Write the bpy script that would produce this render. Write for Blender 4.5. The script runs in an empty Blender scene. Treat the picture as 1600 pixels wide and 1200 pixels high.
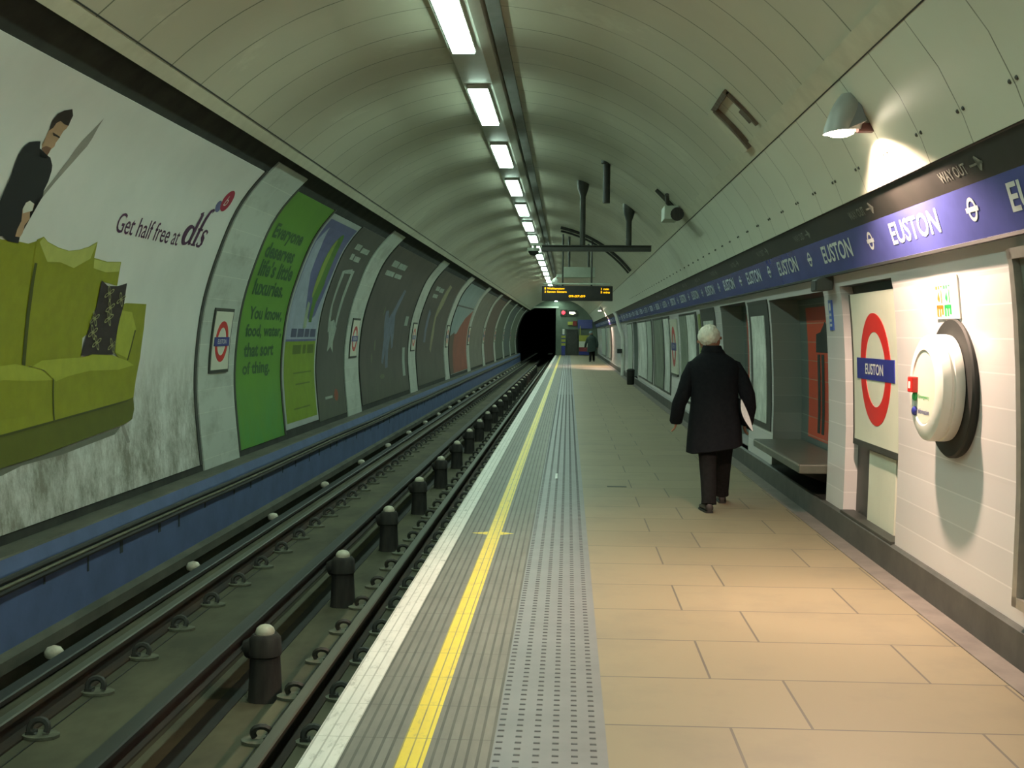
import bpy, bmesh, math, random
from mathutils import Vector, Matrix, noise as mnoise

random.seed(7)
SC = bpy.context.scene
COL = SC.collection

# ------------------------------------------------------------------ camera, world, exposure
H = 1.58
cam_d = bpy.data.cameras.new('camera')
cam_d.sensor_fit = 'HORIZONTAL'
cam_d.sensor_width = 36.0
cam_d.lens = 36.0 * 1800.0 / 1600.0
cam_d.clip_start = 0.05
cam_d.clip_end = 400
cam = bpy.data.objects.new('camera', cam_d)
COL.objects.link(cam)
yaw, pitch, roll = math.radians(2.7745), math.radians(-2.5057), math.radians(0.5)
F = Vector((-math.sin(yaw) * math.cos(pitch), math.cos(yaw) * math.cos(pitch), math.sin(pitch)))
RT = Vector((math.cos(yaw), math.sin(yaw), 0))
UP = RT.cross(F)
R2 = RT * math.cos(roll) + UP * math.sin(roll)
U2 = -RT * math.sin(roll) + UP * math.cos(roll)
M3 = Matrix((R2, U2, -F)).transposed()
cam.matrix_world = Matrix.Translation((0, 0, H)) @ M3.to_4x4()
SC.camera = cam

world = bpy.data.worlds.new('world')
SC.world = world
world.use_nodes = True
world.node_tree.nodes['Background'].inputs[0].default_value = (0.30, 0.42, 0.30, 1)
world.node_tree.nodes['Background'].inputs[1].default_value = 0.02
SC.view_settings.view_transform = 'Standard'
SC.view_settings.look = 'None'
SC.view_settings.gamma = 1.0
SC.view_settings.use_curve_mapping = False
SC.view_settings.exposure = 0.42
TUBE = 31.0            # radiance of the fluorescent diffusers
TUBE_COL = (0.71, 1.0, 0.82)
LAMP_W = 540.0        # warm wall lamps, watts
LAMP_COL = (1.0, 0.69, 0.52)

# ------------------------------------------------------------------ small helpers
ORG = {}

def origin_of(o):
    return ORG.get(o.name, Vector((0, 0, 0))) if o is not None else Vector((0, 0, 0))

class MB:
    def __init__(s):
        s.v, s.f, s.m = [], [], []
    def add(s, vs, fs, mi=0):
        b = len(s.v)
        s.v += [tuple(p) for p in vs]
        s.f += [[b + i for i in f] for f in fs]
        s.m += [mi] * len(fs)
        return s
    def box(s, x0, x1, y0, y1, z0, z1, mi=0):
        return s.add([(x0, y0, z0), (x1, y0, z0), (x1, y1, z0), (x0, y1, z0), (x0, y0, z1), (x1, y0, z1), (x1, y1, z1), (x0, y1, z1)],
                     [(0, 3, 2, 1), (4, 5, 6, 7), (0, 1, 5, 4), (1, 2, 6, 5), (2, 3, 7, 6), (3, 0, 4, 7)], mi)
    def tube(s, pts, r, n=10, mi=0, caps=True, flat=1.0):
        pts = [Vector(p) for p in pts]
        rs = r if isinstance(r, (list, tuple)) else [r] * len(pts)
        rings = []
        up = None
        for i, p in enumerate(pts):
            d = (pts[min(i + 1, len(pts) - 1)] - pts[max(i - 1, 0)])
            d.normalize()
            if up is None:
                up = Vector((0, 0, 1)) if abs(d.z) < 0.9 else Vector((0, 1, 0))
            a = d.cross(up)
            if a.length < 1e-6:
                a = d.orthogonal()
            a.normalize()
            b = a.cross(d).normalized()
            up = b
            rings.append([p + (a * math.cos(t) + b * math.sin(t) * flat) * rs[i] for t in [2 * math.pi * k / n for k in range(n)]])
        return s.loft(rings, mi, caps)
    def loft(s, rings, mi=0, caps=True):
        n = len(rings[0])
        vs = [p for r in rings for p in r]
        fs = []
        for i in range(len(rings) - 1):
            for k in range(n):
                k2 = (k + 1) % n
                fs.append((i * n + k, i * n + k2, (i + 1) * n + k2, (i + 1) * n + k))
        if caps:
            fs.append(tuple(range(n - 1, -1, -1)))
            fs.append(tuple((len(rings) - 1) * n + k for k in range(n)))
        return s.add(vs, fs, mi)
    def lathe(s, prof, c, axis='z', n=24, mi=0, sy=1.0):
        """prof: (radius, height) pairs turned about an axis through c"""
        rings = []
        for r, h in prof:
            ring = []
            for k in range(n):
                t = 2 * math.pi * k / n
                a, b = max(r, 1e-4) * math.cos(t), max(r, 1e-4) * math.sin(t) * sy
                ring.append({'z': (c[0] + a, c[1] + b, c[2] + h), 'x': (c[0] + h, c[1] + a, c[2] + b), 'y': (c[0] + b, c[1] + h, c[2] + a)}[axis])
            rings.append(ring)
        return s.loft(rings, mi, True)
    def extrude_y(s, poly, y0, y1, mi=0, cuts=1):
        """poly: closed (x, z) outline drawn along the track"""
        rings = []
        for i in range(cuts + 1):
            y = y0 + (y1 - y0) * i / cuts
            rings.append([(x, y, z) for x, z in poly])
        return s.loft(rings, mi, True)
    def sheet_y(s, line, y0, y1, mi=0, cuts=1):
        """line: open (x, z) section drawn along the track"""
        n = len(line)
        vs, fs = [], []
        for i in range(cuts + 1):
            y = y0 + (y1 - y0) * i / cuts
            vs += [(x, y, z) for x, z in line]
        for i in range(cuts):
            for k in range(n - 1):
                fs.append((i * n + k, i * n + k + 1, (i + 1) * n + k + 1, (i + 1) * n + k))
        return s.add(vs, fs, mi)

def obj(name, mb, mats, parent=None, smooth=False, bevel=0.0, kind=None, fix=True):
    off = origin_of(parent)
    me = bpy.data.meshes.new(name)
    me.from_pydata([tuple(Vector(p) - off) for p in mb.v], [], mb.f)
    for m in (mats if isinstance(mats, (list, tuple)) else [mats]):
        me.materials.append(m)
    for p, mi in zip(me.polygons, mb.m):
        p.material_index = mi
    bm = bmesh.new()
    bm.from_mesh(me)
    if fix:
        bmesh.ops.recalc_face_normals(bm, faces=bm.faces)
    if bevel:
        es = [e for e in bm.edges if len(e.link_faces) == 2 and e.calc_face_angle(0) > 0.6]
        bmesh.ops.bevel(bm, geom=es, offset=bevel, segments=2, profile=0.6, affect='EDGES', clamp_overlap=True)
    if smooth:
        for f in bm.faces:
            f.smooth = True
        for e in bm.edges:
            if len(e.link_faces) == 2 and e.calc_face_angle(0) > 0.7:
                e.smooth = False
    bm.to_mesh(me)
    bm.free()
    o = bpy.data.objects.new(name, me)
    COL.objects.link(o)
    if parent is not None:
        o.parent = parent
    ORG[o.name] = off
    if kind:
        o['kind'] = kind
    return o

def tag(o, label, cat, group=None):
    o['label'] = label
    o['category'] = cat
    if group:
        o['group'] = group
    return o

def thing(name, label, cat, loc, group=None):
    o = bpy.data.objects.new(name, None)
    o.empty_display_size = 0.1
    COL.objects.link(o)
    o.location = loc
    ORG[o.name] = Vector(loc)
    return tag(o, label, cat, group)

def copy_tree(o, parent=None):
    c = o.copy()
    COL.objects.link(c)
    if parent is not None:
        c.parent = parent
        c.matrix_parent_inverse = o.matrix_parent_inverse.copy()
    for ch in list(o.children):
        copy_tree(ch, c)
    return c

ORD = ['', 'nearest', 'second', 'third', 'fourth', 'fifth', 'sixth', 'seventh', 'eighth', 'ninth', 'tenth', 'eleventh', 'twelfth', 'thirteenth',
       'fourteenth', 'fifteenth', 'sixteenth', 'seventeenth', 'eighteenth', 'nineteenth', 'twentieth', 'twenty-first', 'twenty-second',
       'twenty-third', 'twenty-fourth', 'twenty-fifth', 'twenty-sixth', 'twenty-seventh', 'twenty-eighth']

def text2d(s, x0, x1, y0, y1, bold=0.0, shear=0.0, space=1.0):
    """built-in lettering as flat triangles, fitted to the box x0..x1, y0..y1"""
    cu = bpy.data.curves.new('t', 'FONT')
    cu.body = s
    cu.offset = bold
    cu.shear = shear
    cu.space_character = space
    cu.resolution_u = 3
    ob = bpy.data.objects.new('t', cu)
    COL.objects.link(ob)
    dg = bpy.context.evaluated_depsgraph_get()
    me = bpy.data.meshes.new_from_object(ob.evaluated_get(dg))
    vs = [(v.co.x, v.co.y) for v in me.vertices]
    fs = [tuple(p.vertices) for p in me.polygons]
    bpy.data.objects.remove(ob)
    bpy.data.curves.remove(cu)
    bpy.data.meshes.remove(me)
    ax, bx = min(v[0] for v in vs), max(v[0] for v in vs)
    ay, by = min(v[1] for v in vs), max(v[1] for v in vs)
    vs = [(x0 + (v[0] - ax) / (bx - ax) * (x1 - x0), y0 + (v[1] - ay) / (by - ay) * (y1 - y0)) for v in vs]
    return vs, fs

def ellipse(cx, cy, rx, ry, n=32, rot=0.0):
    c, s = math.cos(rot), math.sin(rot)
    return [(cx + rx * math.cos(t) * c - ry * math.sin(t) * s, cy + rx * math.cos(t) * s + ry * math.sin(t) * c) for t in [2 * math.pi * k / n for k in range(n)]]

def ring2d(cx, cy, ro, ri, n=48):
    vs = ellipse(cx, cy, ro, ro, n) + ellipse(cx, cy, ri, ri, n)
    return vs, [(k, (k + 1) % n, n + (k + 1) % n, n + k) for k in range(n)]

# ------------------------------------------------------------------ materials (procedural)
def _new(name):
    m = bpy.data.materials.new(name)
    m.use_nodes = True
    nt = m.node_tree
    return m, nt, nt.nodes['Principled BSDF']

def _n(nt, typ, **kw):
    n = nt.nodes.new(typ)
    for k, v in kw.items():
        if k in n.inputs.keys():
            n.inputs[k].default_value = v
        else:
            setattr(n, k, v)
    return n

def rgba(c):
    return (c[0], c[1], c[2], 1)

def _mix(nt, fac, a, b, typ='MIX'):
    n = nt.nodes.new('ShaderNodeMix')
    n.data_type = 'RGBA'
    n.blend_type = typ
    for sock, val in ((n.inputs[0], fac), (n.inputs[6], a), (n.inputs[7], b)):
        if hasattr(val, 'links'):
            nt.links.new(val, sock)
        elif isinstance(val, (int, float)):
            sock.default_value = val
        else:
            sock.default_value = rgba(val)
    return n.outputs[2]

def _coords(nt, scale=(1, 1, 1), loc=(0, 0, 0), rot=(0, 0, 0)):
    tc = nt.nodes.new('ShaderNodeTexCoord')
    mp = nt.nodes.new('ShaderNodeMapping')
    mp.inputs['Scale'].default_value = scale
    mp.inputs['Location'].default_value = loc
    mp.inputs['Rotation'].default_value = rot
    nt.links.new(tc.outputs['Object'], mp.inputs['Vector'])
    return mp.outputs['Vector']

def _noise(nt, vec, scale, detail=4, rough=0.6):
    n = _n(nt, 'ShaderNodeTexNoise', Scale=scale, Detail=detail, Roughness=rough)
    nt.links.new(vec, n.inputs['Vector'])
    return n.outputs['Fac']

def _ramp(nt, val, a, b):
    n = _n(nt, 'ShaderNodeMapRange')
    n.inputs['From Min'].default_value = a
    n.inputs['From Max'].default_value = b
    nt.links.new(val, n.inputs['Value'])
    return n.outputs['Result']

def _math(nt, op, a, b=0.0):
    n = _n(nt, 'ShaderNodeMath', operation=op)
    for i, v in enumerate((a, b)):
        if hasattr(v, 'links'):
            nt.links.new(v, n.inputs[i])
        else:
            n.inputs[i].default_value = v
    return n.outputs[0]

def _bump(nt, bsdf, h, strength=0.3, dist=0.01):
    b = _n(nt, 'ShaderNodeBump', Strength=strength, Distance=dist)
    nt.links.new(h, b.inputs['Height'])
    nt.links.new(b.outputs['Normal'], bsdf.inputs['Normal'])

def pm(name, c1, c2=None, scale=6.0, rough=0.6, metal=0.0, stretch=(1, 1, 1), bump=0.0, lo=0.35, hi=0.65, spec=0.5):
    """plain paint or surface: two close colours broken up by noise"""
    m, nt, b = _new(name)
    c2 = c2 or tuple(x * 0.82 for x in c1)
    fac = _ramp(nt, _noise(nt, _coords(nt, stretch), scale), lo, hi)
    nt.links.new(_mix(nt, fac, c1, c2), b.inputs['Base Color'])
    b.inputs['Roughness'].default_value = rough
    b.inputs['Metallic'].default_value = metal
    b.inputs['Specular IOR Level'].default_value = spec
    if bump:
        _bump(nt, b, _noise(nt, _coords(nt), scale * 4), bump, 0.004)
    return m

def emit(name, col, strength):
    m, nt, b = _new(name)
    b.inputs['Base Color'].default_value = rgba(col)
    b.inputs['Emission Color'].default_value = rgba(col)
    b.inputs['Emission Strength'].default_value = strength
    return m

def tile_mat(name, c1, c2, grout, w, h, rough=0.28, axes='yz', offset=0.5, mortar=0.004, stain=None, gloss_bump=0.15, zlow=None):
    m, nt, b = _new(name)
    tc = nt.nodes.new('ShaderNodeTexCoord')
    sx = nt.nodes.new('ShaderNodeSeparateXYZ')
    nt.links.new(tc.outputs['Object'], sx.inputs[0])
    cx = nt.nodes.new('ShaderNodeCombineXYZ')
    nt.links.new(sx.outputs[axes[0].upper()], cx.inputs[0])
    nt.links.new(sx.outputs[axes[1].upper()], cx.inputs[1])
    br = nt.nodes.new('ShaderNodeTexBrick')
    br.offset = offset
    br.inputs['Scale'].default_value = 1.0
    br.inputs['Brick Width'].default_value = w
    br.inputs['Row Height'].default_value = h
    br.inputs['Mortar Size'].default_value = mortar
    br.inputs['Mortar Smooth'].default_value = 0.1
    br.inputs['Bias'].default_value = 0.0
    br.inputs['Color1'].default_value = rgba(c1)
    br.inputs['Color2'].default_value = rgba(c2)
    br.inputs['Mortar'].default_value = rgba(grout)
    nt.links.new(cx.outputs[0], br.inputs['Vector'])
    col = br.outputs['Color']
    if stain:
        f = _ramp(nt, _noise(nt, _coords(nt, stain[2]), stain[1], 6, 0.65), 0.50, 0.72)
        col = _mix(nt, _math(nt, 'MULTIPLY', f, stain[3]), col, stain[0])
    nt.links.new(col, b.inputs['Base Color'])
    b.inputs['Roughness'].default_value = rough
    _bump(nt, b, _math(nt, 'SUBTRACT', 1.0, br.outputs['Fac']), gloss_bump, 0.003)
    return m

def panel_mat(name, c1, c2, pitch, phase, line=0.014, rough=0.4, patch=None, dark=(0.10, 0.11, 0.07)):
    """painted metal sheets with a joint across the vault every `pitch` metres"""
    m, nt, b = _new(name)
    tc = nt.nodes.new('ShaderNodeTexCoord')
    sx = nt.nodes.new('ShaderNodeSeparateXYZ')
    nt.links.new(tc.outputs['Object'], sx.inputs[0])
    t = _math(nt, 'FRACT', _math(nt, 'DIVIDE', _math(nt, 'SUBTRACT', sx.outputs['Y'], phase - 50 * pitch), pitch))
    ln = _math(nt, 'LESS_THAN', t, line / pitch)
    idx = _math(nt, 'FLOOR', _math(nt, 'DIVIDE', _math(nt, 'SUBTRACT', sx.outputs['Y'], phase - 50 * pitch), pitch))
    wn = nt.nodes.new('ShaderNodeTexWhiteNoise')
    wn.noise_dimensions = '1D'
    nt.links.new(idx, wn.inputs['W'])
    f = _ramp(nt, _noise(nt, _coords(nt), 0.9, 6), 0.3, 0.7)
    f = _math(nt, 'ADD', _math(nt, 'MULTIPLY', f, 0.7), _math(nt, 'MULTIPLY', wn.outputs['Value'], 0.3))
    col = _mix(nt, f, c1, c2)
    if patch:
        p = _ramp(nt, _noise(nt, _coords(nt, (1, 1, 1), (3.1, 0.7, 0)), patch[1], 5, 0.7), 0.60, 0.68)
        col = _mix(nt, _math(nt, 'MULTIPLY', p, patch[2]), col, patch[0])
    # the joint is a gap with grime in it; its strength varies along its length
    g = _ramp(nt, _noise(nt, _coords(nt), 2.2, 3), 0.25, 0.55)
    col = _mix(nt, _math(nt, 'MULTIPLY', ln, _math(nt, 'ADD', _math(nt, 'MULTIPLY', g, 0.6), 0.35)), col, dark)
    nt.links.new(col, b.inputs['Base Color'])
    b.inputs['Roughness'].default_value = rough
    h = _math(nt, 'MULTIPLY', _math(nt, 'SUBTRACT', 1.0, ln), 1.0)
    _bump(nt, b, h, 0.4, 0.006)
    return m

def ribbed_mat(name, c1, c2, groove, pitch, x0, rough=0.55, wear=None, gw=0.28, joint=0.4):
    """strips ribbed along the platform edge: grooves every `pitch` metres across X"""
    m, nt, b = _new(name)
    tc = nt.nodes.new('ShaderNodeTexCoord')
    sx = nt.nodes.new('ShaderNodeSeparateXYZ')
    nt.links.new(tc.outputs['Object'], sx.inputs[0])
    t = _math(nt, 'FRACT', _math(nt, 'DIVIDE', _math(nt, 'SUBTRACT', sx.outputs['X'], x0 - 40 * pitch), pitch))
    ln = _math(nt, 'LESS_THAN', t, gw)
    ty = _math(nt, 'FRACT', _math(nt, 'DIVIDE', _math(nt, 'ADD', sx.outputs['Y'], 40.0), joint))
    ln2 = _math(nt, 'MULTIPLY', _math(nt, 'LESS_THAN', ty, 0.018), 0.55)
    f = _ramp(nt, _noise(nt, _coords(nt, (1, 0.25, 1)), 9, 6, 0.7), 0.35, 0.65)
    col = _mix(nt, f, c1, c2)
    if wear:
        w = _ramp(nt, _noise(nt, _coords(nt, (1, 0.5, 1)), 16, 8, 0.75), 0.54, 0.66)
        col = _mix(nt, _math(nt, 'MULTIPLY', w, 0.7), col, wear)
    gk = _ramp(nt, _noise(nt, _coords(nt, (1, 0.3, 1), (5, 0, 0)), 7, 5), 0.2, 0.6)
    col = _mix(nt, _math(nt, 'MULTIPLY', ln, _math(nt, 'ADD', _math(nt, 'MULTIPLY', gk, 0.5), 0.4)), col, groove)
    col = _mix(nt, ln2, col, groove)
    nt.links.new(col, b.inputs['Base Color'])
    b.inputs['Roughness'].default_value = rough
    _bump(nt, b, _math(nt, 'SUBTRACT', 1.0, ln), 0.5, 0.006)
    return m

def paper_mat(name, c1, c2, stain=None, amt=0.6, rough=0.5, zmax=None):
    """printed paper on the curved wall: blotches and vertical runs of grime, heavier low down when zmax is set"""
    m, nt, b = _new(name)
    f = _ramp(nt, _noise(nt, _coords(nt), 1.6, 6), 0.35, 0.7)
    col = _mix(nt, f, c1, c2)
    if stain:
        s = _ramp(nt, _noise(nt, _coords(nt, (1, 1.7, 1.0)), 1.5, 11, 0.82), 0.40, 0.60)
        if zmax:
            tc = nt.nodes.new('ShaderNodeTexCoord')
            sx = nt.nodes.new('ShaderNodeSeparateXYZ')
            nt.links.new(tc.outputs['Object'], sx.inputs[0])
            low = _ramp(nt, sx.outputs['Z'], zmax, zmax - 0.75)
            s = _math(nt, 'MULTIPLY', s, low)
        col = _mix(nt, _math(nt, 'MULTIPLY', s, amt), col, stain)
    nt.links.new(col, b.inputs['Base Color'])
    b.inputs['Roughness'].default_value = rough
    return m

M = {}
M['ceil'] = panel_mat('vault_paint', (0.51, 0.50, 0.385), (0.43, 0.42, 0.325), 0.63, 5.43, 0.016, 0.45, ((0.60, 0.60, 0.47), 1.1, 0.5))
M['upper'] = panel_mat('side_panel_paint', (0.60, 0.62, 0.51), (0.54, 0.55, 0.45), 0.63, 5.43, 0.010, 0.42)
M['batten'] = pm('cream_batten', (0.52, 0.51, 0.39), (0.45, 0.44, 0.33), 5, 0.5)
M['black'] = pm('black_paint', (0.012, 0.013, 0.012), (0.022, 0.024, 0.020), 4, 0.7)
M['dark_wall'] = pm('dark_concrete', (0.030, 0.034, 0.026), (0.014, 0.016, 0.013), 3, 0.9)
M['tile_r'] = tile_mat('pale_wall_tile', (0.61, 0.595, 0.60), (0.57, 0.555, 0.56), (0.71, 0.69, 0.69), 50.0, 0.175, 0.25)
M['tile_l'] = tile_mat('grey_green_tile', (0.52, 0.57, 0.51), (0.46, 0.51, 0.46), (0.60, 0.65, 0.57), 1.3, 0.24, 0.32, stain=((0.16, 0.18, 0.14), 1.6, (1, 1, 2.0), 0.5))
M['tile_dark'] = tile_mat('dark_grey_tile', (0.12, 0.15, 0.14), (0.10, 0.125, 0.12), (0.30, 0.34, 0.30), 50.0, 0.19, 0.3)
M['tile_mid'] = tile_mat('mid_grey_tile', (0.24, 0.27, 0.25), (0.21, 0.24, 0.225), (0.26, 0.29, 0.27), 50.0, 0.19, 0.3)
M['tile_red'] = tile_mat('red_tile', (0.62, 0.075, 0.03), (0.56, 0.065, 0.03), (0.45, 0.30, 0.22), 50.0, 0.19, 0.3)
M['floor'] = tile_mat('paving', (0.265, 0.218, 0.140), (0.242, 0.20, 0.128), (0.11, 0.095, 0.075), 1.0, 0.66, 0.55, 'xy', 0.33, 0.006, ((0.14, 0.125, 0.10), 1.3, (1, 1, 1), 0.4), 0.2)
M['white_edge'] = ribbed_mat('white_edge_paint', (0.82, 0.79, 0.74), (0.70, 0.68, 0.63), (0.42, 0.41, 0.36), 0.045, -0.97, 0.6, (0.34, 0.33, 0.29), 0.16)
M['ribbed'] = ribbed_mat('ribbed_grey', (0.165, 0.155, 0.13), (0.21, 0.20, 0.17), (0.065, 0.06, 0.05), 0.042, -0.83, 0.6)
M['yellow'] = ribbed_mat('yellow_line_paint', (0.85, 0.66, 0.03), (0.78, 0.58, 0.03), (0.20, 0.16, 0.05), 0.042, -0.83, 0.5, (0.5, 0.4, 0.08), 0.14)
M['tactile'] = pm('blue_grey_tactile', (0.195, 0.192, 0.20), (0.165, 0.164, 0.17), 4, 0.5)
M['stud'] = pm('tactile_stud', (0.095, 0.093, 0.10), (0.075, 0.075, 0.08), 20, 0.5)
M['skirt'] = pm('dark_skirting', (0.055, 0.055, 0.05), (0.085, 0.083, 0.075), 5, 0.55)
M['kerb'] = pm('kerb_strip', (0.20, 0.175, 0.155), (0.15, 0.13, 0.12), 5, 0.6)
M['track'] = pm('track_concrete', (0.108, 0.102, 0.060), (0.055, 0.054, 0.032), 2.2, 0.85, stretch=(1, 0.5, 1), bump=0.25)
M['ledge'] = pm('grimy_ledge', (0.10, 0.10, 0.075), (0.05, 0.055, 0.04), 4, 0.85, stretch=(1, 0.4, 1))
M['blue_wall'] = pm('blue_wall_paint', (0.095, 0.140, 0.285), (0.070, 0.105, 0.21), 2.5, 0.6)
M['drip'] = pm('dark_drip', (0.02, 0.03, 0.03), (0.03, 0.045, 0.05), 8, 0.7)
M['rail_top'] = pm('worn_steel', (0.12, 0.125, 0.095), (0.08, 0.085, 0.065), 6, 0.55, 0.2, stretch=(1, 0.05, 1))
M['rail_side'] = pm('rusty_rail', (0.030, 0.019, 0.011), (0.010, 0.009, 0.007), 8, 0.85, stretch=(1, 0.2, 1))
M['rust'] = pm('rusty_rail_side', (0.050, 0.026, 0.011), (0.014, 0.011, 0.008), 8, 0.85, stretch=(1, 0.2, 1))
M['cond'] = pm('conductor_steel', (0.055, 0.06, 0.055), (0.035, 0.04, 0.035), 6, 0.55, 0.2, stretch=(1, 0.05, 1))
M['clip'] = pm('rail_clip_steel', (0.05, 0.05, 0.042), (0.03, 0.03, 0.026), 20, 0.6)
M['plate'] = pm('base_plate', (0.17, 0.175, 0.12), (0.10, 0.105, 0.075), 14, 0.8)
M['pot'] = pm('white_insulator', (0.72, 0.68, 0.55), (0.50, 0.47, 0.36), 18, 0.4)
M['post'] = pm('tarred_post', (0.040, 0.036, 0.030), (0.022, 0.020, 0.018), 9, 0.8, stretch=(2, 2, 0.4))
M['cable'] = pm('black_cable', (0.015, 0.016, 0.014), (0.03, 0.03, 0.024), 6, 0.6)
M['conduit'] = pm('pale_conduit', (0.17, 0.17, 0.11), (0.10, 0.10, 0.07), 6, 0.6)
M['tube'] = emit('tube_diffuser', TUBE_COL, TUBE)
M['housing'] = pm('light_housing', (0.44, 0.46, 0.40), (0.38, 0.40, 0.34), 4, 0.5)
M['trunk_shade'] = pm('trunk_shade_grey', (0.16, 0.17, 0.16), (0.12, 0.13, 0.12), 5, 0.6)  # dark tone that stands for shade beside the light trunking
M['grey_metal'] = pm('grey_metal', (0.055, 0.058, 0.048), (0.04, 0.043, 0.036), 7, 0.5, 0.2)
M['pale_metal'] = pm('pale_green_metal', (0.42, 0.47, 0.38), (0.36, 0.41, 0.33), 5, 0.5)
M['white'] = pm('white_enamel', (0.74, 0.75, 0.70), (0.68, 0.69, 0.64), 3, 0.3)
M['cream'] = pm('cream_enamel', (0.68, 0.70, 0.58), (0.63, 0.65, 0.54), 3, 0.3)
M['red'] = pm('signal_red', (0.62, 0.022, 0.018), (0.56, 0.02, 0.016), 4, 0.3)
M['navy'] = pm('sign_blue', (0.028, 0.036, 0.26), (0.024, 0.030, 0.21), 4, 0.3)
M['frieze'] = pm('frieze_blue', (0.088, 0.098, 0.33), (0.068, 0.078, 0.26), 2, 0.22)
M['frieze_txt'] = pm('frieze_lettering', (0.62, 0.66, 0.66), (0.50, 0.54, 0.55), 3, 0.4)
M['wayout'] = pm('way_out_lettering', (0.30, 0.32, 0.28), (0.10, 0.11, 0.09), 9, 0.5)
M['frieze_black'] = pm('frieze_black', (0.013, 0.014, 0.012), (0.028, 0.026, 0.024), 1.6, 0.45)
M['frame'] = pm('dark_frame', (0.035, 0.038, 0.032), (0.05, 0.052, 0.045), 6, 0.5)
M['steel'] = pm('brushed_steel', (0.42, 0.40, 0.36), (0.34, 0.33, 0.30), 10, 0.35, 0.6)
M['amber'] = emit('amber_led', (1.0, 0.50, 0.0), 1.4)
M['screen'] = pm('led_screen', (0.012, 0.012, 0.012), (0.02, 0.018, 0.014), 10, 0.35)
M['red_lamp'] = emit('red_signal_lamp', (1.0, 0.03, 0.05), 3.0)
M['white_lamp'] = emit('lit_sign_white', (0.95, 1.0, 0.75), 1.2)
M['lamp_glow'] = emit('lamp_glow', (1.0, 0.86, 0.66), 30.0)
M['lamp_shell'] = pm('silver_shell', (0.30, 0.31, 0.29), (0.26, 0.27, 0.25), 6, 0.45, 0.2)
M['coat'] = pm('charcoal_coat', (0.007, 0.008, 0.011), (0.011, 0.012, 0.015), 30, 0.9, spec=0.15)
M['trousers'] = pm('dark_trousers', (0.009, 0.009, 0.009), (0.014, 0.013, 0.014), 30, 0.9, spec=0.15)
M['shoe'] = pm('black_shoe_leather', (0.010, 0.008, 0.007), (0.018, 0.013, 0.011), 20, 0.4)
M['skin'] = pm('skin', (0.42, 0.20, 0.12), (0.36, 0.16, 0.10), 18, 0.55)
M['hair'] = pm('white_hair', (0.80, 0.78, 0.68), (0.62, 0.60, 0.50), 60, 0.7, stretch=(1, 1, 0.25), bump=0.4)
M['page'] = pm('paper_pages', (0.82, 0.80, 0.84), (0.70, 0.68, 0.72), 40, 0.6)
M['cover'] = pm('dark_cover', (0.035, 0.018, 0.03), (0.05, 0.025, 0.035), 20, 0.35)

# ------------------------------------------------------------------ cross-sections of the tunnel
LW = [(-3.77, 0.13), (-3.79, 0.325), (-3.81, 0.52), (-3.825, 0.7), (-3.836, 0.852), (-3.842, 0.99), (-3.84, 1.14), (-3.829, 1.319), (-3.81, 1.511),
      (-3.785, 1.69), (-3.758, 1.841), (-3.725, 1.979), (-3.68, 2.13), (-3.616, 2.315), (-3.541, 2.512), (-3.47, 2.68), (-3.411, 2.798),
      (-3.357, 2.887), (-3.3, 2.97), (-3.234, 3.054), (-3.164, 3.132), (-3.1, 3.2), (-3.046, 3.253), (-2.998, 3.297), (-2.95, 3.34), (-2.80, 3.47)]
LS = [0.0]
for i in range(1, len(LW)):
    LS.append(LS[-1] + math.hypot(LW[i][0] - LW[i - 1][0], LW[i][1] - LW[i - 1][1]))
RW = [(2.17, 0.0), (2.185, 0.2), (2.191, 0.5), (2.195, 0.85), (2.187, 1.15), (2.175, 1.44), (2.158, 1.68), (2.135, 1.9), (2.09, 2.10)]
FACE = [(2.05, 2.06), (1.965, 2.331), (1.872, 2.482)]      # blue band, black band
UPPER = [(1.850, 2.475), (1.80, 2.60), (1.683, 2.82), (1.515, 3.045)]
CEIL = [(-0.8 + 2.93 * math.cos(math.radians(a)), 1.25 + 2.93 * math.sin(math.radians(a))) for a in [134.5 - i * 96.5 / 40 for i in range(41)]]
YB, YE = -9.0, 86.0       # behind the camera, far end of the platform

def lw(y, s, off=0.0):
    for i in range(len(LS) - 1):
        if s <= LS[i + 1] or i == len(LS) - 2:
            t = (s - LS[i]) / (LS[i + 1] - LS[i])
            a, b = LW[i], LW[i + 1]
            dx, dz = (b[0] - a[0]), (b[1] - a[1])
            L = math.hypot(dx, dz)
            return (a[0] + dx * t + dz / L * off, y, a[1] + dz * t - dx / L * off)

def interp(line, z):
    for i in range(len(line) - 1):
        if z <= line[i + 1][1] or i == len(line) - 2:
            t = (z - line[i][1]) / (line[i + 1][1] - line[i][1])
            return line[i][0] + (line[i + 1][0] - line[i][0]) * t

def rw(y, z, off=0.0):
    return (interp(RW, z) - off, y, z)

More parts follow.
